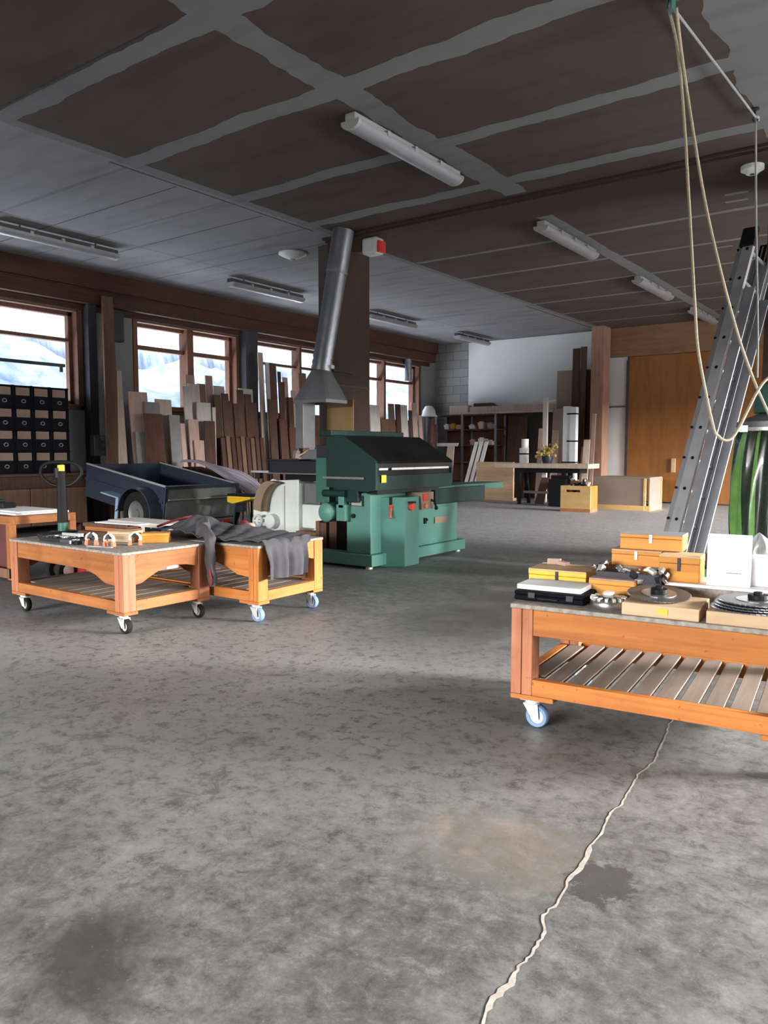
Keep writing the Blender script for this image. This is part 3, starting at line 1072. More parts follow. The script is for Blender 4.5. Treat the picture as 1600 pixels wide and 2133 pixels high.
CARTS = 'slatted wooden dollies on casters'
C1 = make_cart('low pine dolly with black-wheeled white casters and tools, leftmost of the three dollies', -4.545, 3.05, 0.0, 1.28, 0.66, 0.50, BROWNPINE, REDPINE, RUBBER, WHITEP, True, CARTS)
C2 = make_cart('low pine dolly with a grey jacket thrown over it, beside the green machine', -4.13, 3.735, 0.02, 1.25, 0.64, 0.50, ORANGE, ORANGE['z'], BLUERUB, ZINC, True, CARTS)
CR = math.radians(5.5)
C3 = make_cart('orange pine dolly at the right edge loaded with boxes and saw blades', -0.865, 3.135, CR, 1.08, 0.72, 0.50, ORANGE, REDPINE, BLUERUB, WHITEP, False, CARTS, 0.083, 0.020)

# ================================================================ green planing machine
G = thing('moulding_machine', 'large green woodworking machine with a black sloped hood, in front of the boarded column', 'machine', (-4.7, 6.4, 0))
GO = G.location


def gp(name, fn, mats, **kw):
    m = MB(GO)
    fn(m)
    par = kw.pop('parent', G)
    return m.build(name, mats, par, **kw)


gp('base_plate', lambda m: (m.box(-4.98, 5.63, 0.025, -4.26, 5.80, 0.135), m.box(-4.66, 5.80, 0.025, -4.27, 7.36, 0.135)), GREEN, bevel=0.006)
for x, y in ((-4.93, 5.68), (-4.33, 5.68), (-4.33, 7.28), (-4.62, 7.28)):
    gp('levelling_foot', lambda m: m.cyl((x, y, 0), (x, y, 0.026), 0.035, n=12), ZINC)
body = gp('body', lambda m: (m.box(-4.60, 5.68, 0.135, -4.31, 7.25, 0.71),), GREEN, bevel=0.008)
gp('side_recess', lambda m: m.box(-4.55, 5.672, 0.585, -4.39, 5.679, 0.685), DGREEN, parent=body)
gp('side_recess_plate', lambda m: m.box(-4.53, 5.668, 0.59, -4.41, 5.672, 0.635), LAMPG, parent=body)
gp('side_bolt', lambda m: m.cyl((-4.51, 5.66, 0.49), (-4.51, 5.68, 0.49), 0.022, n=10), BLACK, parent=body)
gp('lower_door', lambda m: m.box(-4.309, 6.46, 0.16, -4.300, 7.18, 0.52), GREEN, bevel=0.003, parent=body)
gp('door_catch', lambda m: (m.box(-4.30, 6.56, 0.36, -4.285, 6.60, 0.42), m.cyl((-4.30, 6.60, 0.40), (-4.275, 6.60, 0.40), 0.012, n=8)), BLACK, parent=body)
gp('maker_plate', lambda m: m.box(-4.300, 6.76, 0.345, -4.288, 7.02, 0.415), CORK, bevel=0.004, parent=body)
gp('control_cabinet', lambda m: m.prism([(-4.312, 5.84), (-4.13, 5.98), (-4.13, 6.22), (-4.312, 6.44)], 'z', 0.0, 0.665), GREEN, bevel=0.006)
# controls
gp('lever', lambda m: (m.box(-4.245, 5.885, 0.585, -4.225, 5.915, 0.665), m.cyl((-4.235, 5.90, 0.59), (-4.215, 5.86, 0.47), 0.011, n=8, mi=1), m.ball((-4.235, 5.90, 0.58), 0.022, 6, 1)), [BLACK, RED])
gp('stop_button', lambda m: (m.cyl((-4.13, 6.07, 0.57), (-4.095, 6.07, 0.57), 0.034, n=14), m.box(-4.135, 6.03, 0.605, -4.09, 6.11, 0.622, 1)), [RED, BLACK])
cp = gp('control_panel', lambda m: m.box(-4.30, 6.25, 0.53, -4.12, 6.47, 0.70), CORK, bevel=0.005)
gp('red_switch', lambda m: m.box(-4.12, 6.275, 0.615, -4.10, 6.345, 0.685), RED, parent=cp, bevel=0.004)
gp('red_switch', lambda m: m.cyl((-4.12, 6.31, 0.565), (-4.10, 6.31, 0.565), 0.022, n=12), CORAL, parent=cp)
gp('hand_crank', lambda m: (m.tube([(-4.12, 6.42, 0.62), (-4.08, 6.43, 0.60), (-4.075, 6.44, 0.55)], 0.012, 8), m.ball((-4.07, 6.44, 0.54), 0.02, 6)), BLACK, parent=cp)
# upper works
gp('table_frame', lambda m: m.box(-4.98, 5.72, 0.66, -4.33, 6.72, 0.76), DGREEN, bevel=0.006)
hood = gp('hood', lambda m: m.prism([(-4.80, 0.76), (-4.80, 1.255), (-4.62, 1.255), (-4.22, 1.015), (-4.205, 0.99), (-4.205, 0.74), (-4.32, 0.72)], 'y', 5.62, 5.655), DGREEN, bevel=0.004)
gp('hood', lambda m: m.prism([(-4.80, 0.76), (-4.80, 1.25), (-4.64, 1.25), (-4.23, 1.01), (-4.22, 0.99), (-4.22, 0.76)], 'y', 6.965, 6.995), DGREEN)
gp('hood_cover', lambda m: m.prism([(-4.78, 1.20), (-4.78, 1.25), (-4.625, 1.25), (-4.225, 1.008), (-4.213, 0.985), (-4.213, 0.93), (-4.25, 0.93), (-4.25, 0.98)], 'y', 5.655, 6.965), BLKHOOD, bevel=0.004)
gp('hood_back_rail', lambda m: m.box(-4.86, 5.58, 1.245, -4.70, 6.78, 1.30), DGREEN, bevel=0.006)
gp('trim_strip', lambda m: (m.box(-4.212, 5.66, 0.925, -4.198, 5.80, 0.945), m.box(-4.212, 5.86, 0.925, -4.198, 6.88, 0.945)), STEEL)
gp('front_lip', lambda m: (m.box(-4.30, 5.655, 0.735, -4.215, 6.965, 0.875)), DGREEN, bevel=0.004)
gp('inner_shadow_gap', lambda m: m.box(-4.30, 5.66, 0.875, -4.235, 6.96, 0.93), BLACK)
gp('warning_sticker', lambda m: m.box(-4.203, 5.70, 0.81, -4.199, 5.775, 0.88), STICK)
gp('lip_cap', lambda m: m.box(-4.34, 5.66, 0.705, -4.22, 6.72, 0.735), BLKHOOD)
# outfeed
gp('outfeed_table', lambda m: m.box(-4.62, 6.72, 0.55, -4.26, 7.78, 0.715), DGREEN, bevel=0.006)
gp('outfeed_plate', lambda m: m.box(-4.64, 6.72, 0.715, -4.25, 7.80, 0.74), GREEN2, bevel=0.003)
gp('extension_plate', lambda m: m.box(-4.62, 7.80, 0.665, -4.30, 8.30, 0.735), GREEN2, bevel=0.004)
# infeed side
gp('side_column', lambda m: m.box(-4.97, 5.66, 0.60, -4.80, 5.95, 1.04), GREEN2, bevel=0.008)
gp('column_cap', lambda m: m.box(-4.96, 5.66, 1.04, -4.80, 5.9, 1.16), DSTEEL, bevel=0.006)
gp('side_shelf', lambda m: m.box(-4.83, 5.60, 0.84, -4.33, 5.64, 0.86), GALVD)
gp('gear_cover', lambda m: m.box(-4.70, 5.63, 0.62, -4.42, 5.72, 0.84), DGREEN, bevel=0.01)
mo = gp('motor', lambda m: m.cyl((-4.76, 5.56, 0.52), (-4.76, 5.84, 0.52), 0.095, n=22), GREEN2, bevel=0.01)
gp('fan_cover', lambda m: m.lathe([(0.0, 5.535), (0.06, 5.54), (0.088, 5.56), (0.0, 5.562)], (-4.76, 0, 0.52), 'y', 18), GREEN, parent=mo, smooth=True)
gp('motor_bracket', lambda m: (m.box(-4.665, 5.60, 0.44, -4.55, 5.70, 0.60), m.box(-4.64, 5.60, 0.56, -4.57, 5.66, 0.68)), GREEN, bevel=0.008)
gp('feed_roller', lambda m: m.cyl((-4.83, 5.62, 0.70), (-4.55, 5.62, 0.70), 0.035, n=14), DGREEN)

# brown offcuts standing between the machine and the mint machine
for k, (x, y, w, d, h, mt, lab) in enumerate(((-5.30, 6.16, 0.055, 0.20, 0.37, TANW, 'light brown offcut standing left of the green machine base, leftmost of the three'),
                                               (-5.215, 6.15, 0.085, 0.20, 0.36, BRNW, 'middle brown offcut standing on end left of the green machine base'),
                                               (-5.10, 6.18, 0.10, 0.22, 0.38, BRNW, 'wide reddish brown offcut standing against the green machine base'))):
    m = MB()
    m.box(x - w / 2, y - d / 2, 0, x + w / 2, y + d / 2, h)
    tag(m.build('offcut', mt, bevel=0.003), lab, 'offcut', 'offcuts beside the green machine')
for k in range(4):
    m = MB()
    x0 = -6.02 + 0.02 * (k % 2)
    m.obox((-5.78, 6.62 + 0.01 * k, 0.022 + 0.045 * k), (0.62, 0.16 + 0.02 * (k % 2), 0.038), (0, 0, 0.06 - 0.05 * k))
    lab = ['plank at the bottom of the small stack below the mint machine', 'second plank up in the small stack below the mint machine',
           'third plank up in the small stack below the mint machine', 'top plank of the small stack below the mint machine'][k]
    tag(m.build('plank', TANW if k % 2 else BOXTAN, bevel=0.003), lab, 'plank', 'planks stacked below the mint machine')

# ================================================================ mint coloured machine behind
Mm = thing('thicknesser', 'pale mint machine with dark iron table and curved brown guard, behind the dollies', 'machine', (-6.6, 7.05, 0))
MO = Mm.location


def mp_(name, fn, mats, **kw):
    m = MB(MO)
    fn(m)
    return m.build(name, mats, kw.pop('parent', Mm), **kw)


mp_('body', lambda m: (m.prism([(-6.98, 0.0), (-6.98, 0.46), (-6.72, 0.74), (-6.30, 0.76), (-6.30, 0.0)], 'y', 6.86, 7.30),), PMINT, bevel=0.015)
mp_('side_cabinet', lambda m: (m.box(-6.30, 6.92, 0.17, -5.98, 7.26, 0.46), m.box(-6.30, 6.95, 0.46, -6.04, 7.26, 0.72, 1)), [PMINT, GALVD], bevel=0.015)
mp_('rib', lambda m: m.box(-6.55, 6.835, 0.02, -6.52, 6.86, 0.68), WHITEP, bevel=0.006)


def arc_guard(m):
    pts = []
    for k in range(11):
        a = PI * 0.5 * k / 10
        pts.append((-6.62 - 0.27 * math.sin(a) - 0.02, 0.74 - 0.36 * (1 - math.cos(a))))
    vs, fs = [], []
    for x, z in pts:
        vs += [(x, 6.70, z), (x, 6.84, z), (x + 0.13, 6.84, z - 0.02), (x + 0.13, 6.70, z - 0.02)]
    n = len(pts)
    for i in range(n - 1):
        for k in range(4):
            fs.append((4 * i + k, 4 * i + (k + 1) % 4, 4 * i + 4 + (k + 1) % 4, 4 * i + 4 + k))
    fs += [(0, 1, 2, 3), (4 * n - 4, 4 * n - 3, 4 * n - 2, 4 * n - 1)]
    m.add(vs, fs)


mp_('belt_guard', arc_guard, CORK)
mp_('guard_housing', lambda m: m.prism([(-7.06, 0.02), (-7.06, 0.40), (-6.96, 0.62), (-6.72, 0.76), (-6.62, 0.74), (-6.80, 0.50), (-6.84, 0.02)], 'y', 6.845, 6.86), PMINT, bevel=0.004)
mp_('hand_wheel', lambda m: (m.lathe([(0.07, 6.70), (0.085, 6.715), (0.085, 6.735), (0.07, 6.75), (0.055, 6.735), (0.055, 6.715), (0.07, 6.70)], (-6.86, 0, 0.24), 'y', 20), m.cyl((-6.86, 6.72, 0.24), (-6.86, 6.86, 0.24), 0.02, n=8), m.box(-6.92, 6.718, 0.23, -6.80, 6.732, 0.25)), WHITEP)
mp_('motor_cap', lambda m: m.cyl((-6.70, 6.76, 0.24), (-6.70, 6.86, 0.24), 0.09, n=18), PMINT, bevel=0.015)
tb = mp_('table', lambda m: (m.box(-6.72, 6.80, 0.84, -5.90, 7.30, 0.985), m.box(-6.76, 6.78, 0.985, -6.20, 7.30, 1.005)), DSTEEL, bevel=0.006)
mp_('table_edge', lambda m: m.box(-6.74, 6.785, 0.825, -5.92, 6.80, 0.84), GALVD, parent=tb)
mp_('column', lambda m: (m.box(-6.55, 6.90, 0.74, -6.05, 7.2, 0.84)), BLACK)
mp_('fence', lambda m: (m.box(-7.05, 6.80, 0.835, -6.74, 6.86, 0.86, 1), m.box(-6.99, 6.81, 0.76, -6.90, 6.85, 0.835, 0)), [DSTEEL, ZINC])
mp_('thickness_gauge', lambda m: m.box(-6.52, 7.0, 1.005, -6.45, 7.06, 1.11), GALVD, bevel=0.005)
mp_('chip_hood', lambda m: m.prism([(-6.22, 1.005), (-6.22, 1.03), (-6.10, 1.12), (-5.92, 1.13), (-5.92, 1.005)], 'y', 6.82, 7.02), GALVD, bevel=0.005)
m = MB()
m.obox((-6.30, 6.90, 1.04), (0.10, 0.07, 0.064), (0, 0.2, 0.4))
m.obox((-6.21, 6.87, 1.075), (0.15, 0.05, 0.02), (0, -0.5, 0.2))
o = m.build('wood_offcuts', PINKW, bevel=0.003)
tag(o, 'heap of pinkish wood offcuts on the dark table of the mint machine', 'offcuts')
o['kind'] = 'stuff'

# ================================================================ extraction duct
D_ = thing('extraction_duct', 'galvanised extraction pipe with a flared hood, rising to the ceiling before the boarded column', 'duct', (-6.19, 7.2, 1.55))
DO = D_.location
top, bot = Vector((-5.99, 7.36, 3.75)), Vector((-6.22, 7.20, 2.08))


def dp_(name, fn, mats, **kw):
    m = MB(DO)
    fn(m)
    return m.build(name, mats, kw.pop('parent', D_), **kw)


d1 = (bot - top).normalized()
j = top + (bot - top) * 0.30
dp_('pipe', lambda m: m.cyl(top, j, 0.128, n=28, caps=False), GALV, smooth=True)
dp_('pipe', lambda m: m.cyl(j - d1 * 0.02, bot, 0.121, n=28, caps=False), GALV, smooth=True)
dp_('pipe_joint', lambda m: m.cyl(j - d1 * 0.025, j + d1 * 0.012, 0.133, n=28), GALVD, smooth=True)
for q in (0.90, 0.945, 0.985):
    c = top + (bot - top) * q
    dp_('pipe_joint', lambda m: m.cyl(c - d1 * 0.018, c + d1 * 0.018, 0.128, n=28), GALV, smooth=True)


def flare(m):
    n = 24
    vs, fs = [], []
    sq = []
    cx_, cy_, z2 = -6.22, 7.18, 1.72
    for k in range(n):
        a = 2 * PI * k / n
        vs.append((bot.x + 0.122 * math.cos(a), bot.y + 0.122 * math.sin(a), bot.z))
        s = 1 / max(abs(math.cos(a)), abs(math.sin(a)))
        sq.append((cx_ + 0.26 * s * math.cos(a), cy_ + 0.20 * s * math.sin(a), z2))
    vs += sq
    vs += [(p[0], p[1], z2 - 0.04) for p in sq]
    for r_ in range(2):
        for k in range(n):
            fs.append((r_ * n + k, r_ * n + (k + 1) % n, (r_ + 1) * n + (k + 1) % n, (r_ + 1) * n + k))
    m.add(vs, fs)


dp_('flared_hood', flare, GALVD)
dp_('hood_channel', lambda m: m.box(-6.47, 7.00, 1.135, -6.34, 7.22, 1.69), GALVD, bevel=0.006)
dp_('pipe_clamp', lambda m: (m.box(-6.16, 7.20, 2.10, -6.06, 7.26, 2.14, 1), m.box(-6.10, 7.25, 2.07, -6.06, 7.62, 2.09, 0)), [DSTEEL, ZINC])
m = MB()
m.hexa([(-6.40, 7.46, 0.0), (-5.93, 7.46, 0.0), (-5.93, 7.475, 0.0), (-6.40, 7.475, 0.0), (-6.40, 7.52, 1.74), (-5.98, 7.52, 1.74), (-5.98, 7.535, 1.74), (-6.40, 7.535, 1.74)])
o = m.build('cardboard_sheet', wood('yellowed_card', (0.33, 0.22, 0.10), (0.27, 0.17, 0.075), 'z', 0.8, grain=5))
tag(o, 'yellowish sheet of board standing below the flared duct hood', 'sheet')

# ================================================================ car trailer, tilted tail-down
T = thing('car_trailer', 'small dark blue box trailer tipped tail-down, parked below the boards', 'trailer', (-8.07, 6.84, 0.20), (0, 0.163, 0))


def tp(name, fn, mats, **kw):
    m = MB()
    fn(m)
    return m.build(name, mats, kw.pop('parent', T), **kw)


TL, TW, TH = 1.70, 0.62, 0.45
tp('floor_pan', lambda m: m.box(-TL, -TW, 0.0, 0, TW, 0.03), TGREY)
sp = tp('side_panel', lambda m: (m.box(-TL, -TW - 0.012, 0.0, 0, -TW + 0.012, TH), m.box(-TL, -TW - 0.03, TH * 0.52, 0, -TW - 0.012, TH * 0.60), m.box(-TL, -TW - 0.022, TH - 0.05, 0, -TW - 0.012, TH - 0.01)), DBLUE, bevel=0.004)
tp('rim_strip', lambda m: m.box(-TL - 0.012, -TW - 0.016, TH, 0.01, -TW + 0.016, TH + 0.018), ZINC, parent=sp)
sp2 = tp('side_panel', lambda m: m.box(-TL, TW - 0.012, 0.0, 0, TW + 0.012, TH), DBLUE, bevel=0.004)
tp('rim_strip', lambda m: m.box(-TL - 0.012, TW - 0.016, TH, 0.01, TW + 0.016, TH + 0.012), ZINC, parent=sp2)
tp('front_panel', lambda m: m.box(-TL - 0.012, -TW, 0.0, -TL + 0.012, TW, TH), DBLUE, bevel=0.004)
tg = tp('tailgate', lambda m: (m.box(-0.012, -TW, 0.0, 0.012, TW, TH), m.box(0.012, -TW + 0.05, TH * 0.60, 0.035, TW - 0.05, TH * 0.66), m.box(0.012, -TW + 0.02, 0.03, 0.022, TW - 0.02, TH * 0.56)), TGREY, bevel=0.004)
tp('ridge_strip', lambda m: m.box(0.035, -TW + 0.05, TH * 0.625, 0.04, TW - 0.05, TH * 0.65), ZINC, parent=tg)
tp('top_rail', lambda m: m.box(-0.02, -TW - 0.01, TH - 0.03, 0.03, TW + 0.01, TH + 0.014), DBLUE, parent=tg, bevel=0.006)
for y in (-TW + 0.02, TW - 0.02):
    tp('corner_post', lambda m: m.box(-0.03, y - 0.025, 0, 0.02, y + 0.025, TH + 0.016), DBLUE, bevel=0.006)
tp('rear_bumper', lambda m: (m.box(-0.10, -TW, -0.10, 0.0, TW, -0.02), m.box(0.0, TW - 0.22, -0.09, 0.012, TW - 0.08, -0.04, 1)), [TGREY, RED], bevel=0.006)
tp('axle', lambda m: m.cyl((-0.33, -TW - 0.03, 0.0), (-0.33, TW + 0.03, 0.0), 0.03, n=10), BLACK)
for s in (-1, 1):
    y0 = s * (TW + 0.03)
    y1 = s * (TW + 0.17)
    w = tp('wheel', lambda m: m.lathe([(0.17, y0), (0.25, y0), (0.285, y0 + s * 0.02), (0.285, y1 - s * 0.02), (0.25, y1), (0.17, y1), (0.17, y0)], (-0.33, 0, 0.045), 'y', 32), RUBBER, smooth=True)
    tp('hub', lambda m: m.lathe([(0.0, y1 - s * 0.01), (0.05, y1 - s * 0.01), (0.06, y1 - s * 0.03), (0.14, y1 - s * 0.035), (0.17, y1 - s * 0.015), (0.17, y0)], (-0.33, 0, 0.045), 'y', 24), GALVD, parent=w, smooth=True)

    def fender(m):
        pts = []
        for k in range(13):
            a = PI * k / 12
            pts.append((-0.33 + 0.345 * math.cos(a), 0.045 + 0.345 * math.sin(a)))
        pts.append((-0.72, 0.0))
        ins = [(-0.33 + 0.325 * math.cos(PI * k / 12), 0.045 + 0.325 * math.sin(PI * k / 12)) for k in range(13)] + [(-0.70, 0.0)]
        ya, yb = s * (TW + 0.012), s * (TW + 0.20)
        vs, fs = [], []
        for (x, z), (x2, z2) in zip(pts, ins):
            vs += [(x, ya, z), (x, yb, z), (x2, yb, z2), (x2, ya, z2)]
        n = len(pts)
        for i in range(n - 1):
            for k in range(4):
                fs.append((4 * i + k, 4 * i + (k + 1) % 4, 4 * i + 4 + (k + 1) % 4, 4 * i + 4 + k))
        fs += [(0, 1, 2, 3), (4 * n - 4, 4 * n - 3, 4 * n - 2, 4 * n - 1)]
        m.add(vs, fs)

    tp('fender', fender, DBLUE)
    tp('mudguard', lambda m: (m.box(-1.08, s * (TW + 0.012), 0.17, -0.68, s * (TW + 0.19), 0.19), m.box(-0.74, s * (TW + 0.17), -0.12, -0.68, s * (TW + 0.19), 0.17)), BLUEP, bevel=0.004)
tp('drawbar', lambda m: (m.box(-TL - 0.12, -0.035, -0.07, -0.4, 0.035, -0.005), m.box(-TL - 0.16, -0.05, -0.06, -TL - 0.11, 0.05, 0.03)), BLACK)

# lilac striped sheet drooping behind the trailer
m = MB()


def tarp(u, v):
    x = -9.55 + 1.65 * u
    y = 7.72 + 0.42 * v
    z = 0.93 - 0.10 * u - 0.50 * u ** 2.6 + 0.02 * math.sin(v * 9) + 0.03 * math.sin(u * 7 + v * 3)
    return (x, y, z)


m.grid(tarp, 30, 14)
o = m.build('striped_sheet', TARP, smooth=True, solid=0.01)
tag(o, 'lilac striped sheet drooping over a rack behind the trailer', 'sheet')
t = thing('storage_rack', 'dark low rack that carries the lilac striped sheet behind the trailer', 'rack', (-8.9, 7.95, 0))
for x in (-9.5, -8.35):
    for y in (7.76, 8.08):
        m = MB(t.location)
        m.box(x - 0.02, y - 0.02, 0, x + 0.02, y + 0.02, 0.86 if x < -9 else 0.62)
        m.build('rack_leg', DRKW, t)
m = MB(t.location)
m.hexa([(-9.52, 7.74, 0.835), (-8.33, 7.74, 0.60), (-8.33, 8.10, 0.60), (-9.52, 8.10, 0.835), (-9.52, 7.74, 0.86), (-8.33, 7.74, 0.625), (-8.33, 8.10, 0.625), (-9.52, 8.10, 0.86)])
m.build('rack_top', DRKW, t)

t = thing('saw_stand', 'small yellow folding work stand between the trailer and the mint machine', 'work stand', (-7.58, 7.2, 0))
m = MB(t.location)
m.box(-7.80, 7.08, 0.47, -7.36, 7.32, 0.50)
m.hexa([(-7.80, 7.08, 0.42), (-7.70, 7.08, 0.40), (-7.70, 7.32, 0.40), (-7.80, 7.32, 0.42), (-7.80, 7.08, 0.47), (-7.36, 7.08, 0.47), (-7.36, 7.32, 0.47), (-7.80, 7.32, 0.47)])
m.build('yellow_frame', YELLOW, t, bevel=0.004)
m = MB(t.location)
m.box(-7.82, 7.10, 0.50, -7.34, 7.30, 0.53)
m.build('black_pad', BLACK, t, bevel=0.004)
for x in (-7.68, -7.44):
    for y in (7.12, 7.28):
        m = MB(t.location)
        m.cyl((x, y, 0.43), (x + (x + 7.56) * 0.5, y, 0), 0.014, n=8)
        m.build('leg', DGREEN, t)

# ================================================================ boards leaning along the window wall
BG = 'boards leaning along the window wall'


def board(y0, y1, zt, layer, mt, label, dy=0.0, th=0.024, name='board', group=BG, lean=0.14, yt=None):
    """plank standing on the floor and leaning on the wall; layer counts outward from the wall"""
    xt = -10.22 + 0.075 * layer
    xb = xt + lean
    m = MB()
    m.hexa([(xb, y0 + dy, 0), (xb + th, y0 + dy, 0), (xb + th, y1 + dy, 0), (xb, y1 + dy, 0), (xt, y0, zt), (xt + th, y0, zt), (xt + th, y1, zt), (xt, y1, zt)])
    return tag(m.build(name, mt, bevel=0.002), label, 'board', group)


board(7.28, 7.62, 2.02, 0, PINKW, 'rolled-edge pinkish board right of the tall slanted plank, left of the second window', th=0.03, lean=0.2)
board(7.30, 7.66, 1.40, 2, GRYW, 'grey sheet standing in front of the pinkish board beside the slanted plank', th=0.02, lean=0.1)
board(7.78, 8.09, 1.93, 0, PALEW, 'pale short board low in the left corner of the second window')
board(7.52, 7.80, 1.87, 1, GRYW, 'grey sheet with a stepped top, at the lower left corner of the second window', lean=0.2)
board(7.40, 7.73, 1.68, 3, DRKW, 'wide dark brown sheet leaning above the trailer front', lean=0.12)
board(7.92, 8.13, 1.68, 2, GRYW, 'narrow grey board just right of the dark brown sheet')
board(8.14, 8.24, 1.55, 2, PINKW, 'thin pinkish strip between the grey board and the white bundle')
board(8.28, 8.44, 2.16, 1, WHITEW, 'white board forming the left edge of the white bundle in the second window')
board(8.44, 8.68, 2.22, 0, WHITEW, 'broad white board in the middle of the white bundle in the second window')
board(8.45, 8.64, 2.37, -1, PINKW, 'pink-white board rising up the mullion of the second window')
board(8.70, 8.87, 2.24, -1, TANW, 'short tan board peeping out right of the mullion of the second window')
board(8.88, 9.03, 2.39, -1, PINKW, 'pinkish board top, highest one in the right pane of the second window')
board(9.05, 9.30, 2.23, -1, WHITEW, 'wide whitish board behind the dark row in the right pane of the second window')
board(8.50, 8.79, 1.91, 2, WHITEW, 'bright white board slanting in front of the white bundle', dy=-0.10)
board(8.83, 8.90, 1.84, 2, WHITEW, 'thin white lath slanting right of the bright white board', dy=-0.12, th=0.02)
board(8.25, 8.45, 1.62, 3, PINKW, 'pink-brown board low in front of the white bundle')
board(8.52, 8.74, 1.60, 4, BRNW, 'brown board slanting in front of the bright white board', dy=-0.08)
board(8.30, 8.50, 1.28, 4, PINKW, 'short pinkish board in the front row above the trailer')
dense = [(8.92, 9.07, 2.06, 'brown'), (9.08, 9.22, 2.09, 'reddish'), (9.235, 9.33, 1.97, 'brown'), (9.34, 9.44, 1.93, 'brown'), (9.455, 9.60, 2.18, 'brown'), (9.61, 9.76, 2.11, 'brown'), (9.77, 9.93, 1.97, 'brown')]
for k, (a, b, z, c) in enumerate(dense):
    board(a, b, z, 1 + (k % 2) * 0.4, BRNW, ['brown board starting the dense dark row, next to the white bundle',
                                               'second board of the dense dark row, flush with its left neighbour',
                                               'narrow brown board third in the dense dark row, lower than its left neighbour',
                                               'lowest narrow board in the middle of the dense dark row',
                                               'highest board of the dense dark row, right of its low middle',
                                               'board just right of the highest one in the dense dark row',
                                               'last board of the dense dark row, before the steel wall post'][k], th=0.03)
board(9.62, 9.95, 2.22, -0.6, WHITEW, 'square white panel top behind the right end of the dense dark row')
for k in range(9):
    a = 8.93 + k * 0.115
    board(a, a + 0.092, 1.33 + 0.015 * ((k * 5) % 3), 3, (BRNW, TANW, BRNW, BRNW, TANW)[k % 5], 'short brown board in the even low front row before the dense dark row', th=0.028, group='short boards in the low front row')
board(10.08, 10.20, 2.90, -0.3, PALEW, 'tall thin board at the left edge of the third window, tallest there')
board(10.20, 10.29, 2.72, 0.6, WHITEW, 'thin white lath next to the tallest thin board in the third window')
board(10.30, 10.50, 2.73, 0.2, BRNW, 'tall brown plank second in the third window')
board(10.51, 10.58, 2.58, 0.8, DRKW, 'dark narrow plank right of the tall brown plank in the third window')
board(10.59, 10.72, 2.40, 0.3, BRNW, 'brown plank stepping down in the middle of the third window', dy=-0.1)
board(10.73, 10.86, 2.50, -0.4, PALEW, 'pale plank standing behind the stepped brown ones in the third window')
board(10.76, 10.90, 2.12, 0.9, BRNW, 'low brown plank in the middle of the third window')
board(10.91, 11.03, 2.26, 0.2, PINKW, 'pinkish plank left of the straight brown plank by the mullion of the third window')
board(11.05, 11.24, 2.60, 1.2, TANW, 'straight brown plank before the mullion of the third window, left of the duct', th=0.03)
board(10.15, 10.34, 2.05, 2.0, BRNW, 'broad brown plank low in front of the tall planks of the third window')
board(10.42, 10.62, 1.70, 2.2, DRKW, 'dark plank low in front of the stepped planks of the third window')
board(10.66, 10.86, 1.55, 2.4, DRKW, 'short dark plank left of the straight brown plank')
board(11.28, 11.46, 1.9, 0.6, PALEW, 'pale plank just right of the straight brown plank, beside the duct')
board(11.5, 11.8, 1.7, 0.8, DRKW, 'dark board behind the flared duct hood')
W4 = 'boards under the window right of the column'
board(13.40, 13.76, 2.11, 0, WHITEW, 'whitish wide board right of the boarded column', group=W4)
board(13.78, 14.07, 1.82, 0.4, TANW, 'low tan board between whitish ones right of the boarded column', group=W4)
board(14.10, 14.32, 2.17, 0, TANW, 'tan board below the mullion of the fourth window', group=W4)
board(14.33, 14.52, 2.17, 0.4, DRKW, 'dark board below the mullion of the fourth window', group=W4)
board(14.56, 14.84, 2.17, 0, WHITEW, 'narrow white board right of the dark one under the fourth window', group=W4)
board(14.86, 14.99, 2.05, 0.5, BRNW, 'thin brown board right of the narrow white one under the fourth window', group=W4)
board(15.02, 15.24, 2.24, 0, PALEW, 'greyish board at the right end of the fourth window', group=W4)
board(15.27, 15.40, 1.95, 0.5, PINKW, 'pinkish strip at the far right under the fourth window', group=W4)

# tall slanted plank by the first steel post, with a second one behind
m = MB()
m.hexa([(-10.03, 6.76, 0), (-9.99, 6.76, 0), (-9.99, 6.99, 0), (-10.03, 6.99, 0), (-10.34, 6.95, 3.42), (-10.30, 6.95, 3.42), (-10.30, 7.13, 3.42), (-10.34, 7.13, 3.42)])
tag(m.build('plank', TANW, bevel=0.003), 'tall brown plank leaning beside the first steel wall post, almost ceiling high', 'plank')
m = MB()
m.hexa([(-9.96, 6.92, 0), (-9.93, 6.92, 0), (-9.93, 7.10, 0), (-9.96, 7.10, 0), (-10.24, 7.10, 2.32), (-10.21, 7.10, 2.32), (-10.21, 7.18, 2.32), (-10.24, 7.18, 2.32)])
tag(m.build('plank', PALEW, bevel=0.003), 'thin pale plank leaning right of the almost ceiling high plank', 'plank')
m = MB()
m.box(XL + 0.002, 7.22, 2.80, XL + 0.12, 7.44, 3.28)
m.box(XL + 0.12, 7.24, 2.82, XL + 0.14, 7.42, 3.26)
tag(m.build('wall_trunking', POSTSTEEL, bevel=0.006), 'dark metal trunking under the timber head, above the slanted plank', 'trunking')
t = thing('electric_box', 'grey socket box low on the first steel wall post', 'electric box', (-10.40, 6.86, 1.03))
m = MB(t.location)
m.box(-10.437, 6.76, 1.03, -10.33, 6.98, 1.34)
m.build('housing', GALVD, t, bevel=0.008)
for k in range(3):
    m = MB(t.location)
    m.cyl((-10.33, 6.90, 1.09 + 0.10 * k), (-10.31, 6.90, 1.09 + 0.10 * k), 0.032, n=12)
    m.build('socket', LAMPG, t)
m = MB()
m.cyl((-10.44, 15.24, 2.79), (-10.44, 15.24, 3.28), 0.085, n=18)
m.cyl((-10.44, 15.24, 2.77), (-10.44, 15.24, 2.79), 0.095, n=18)
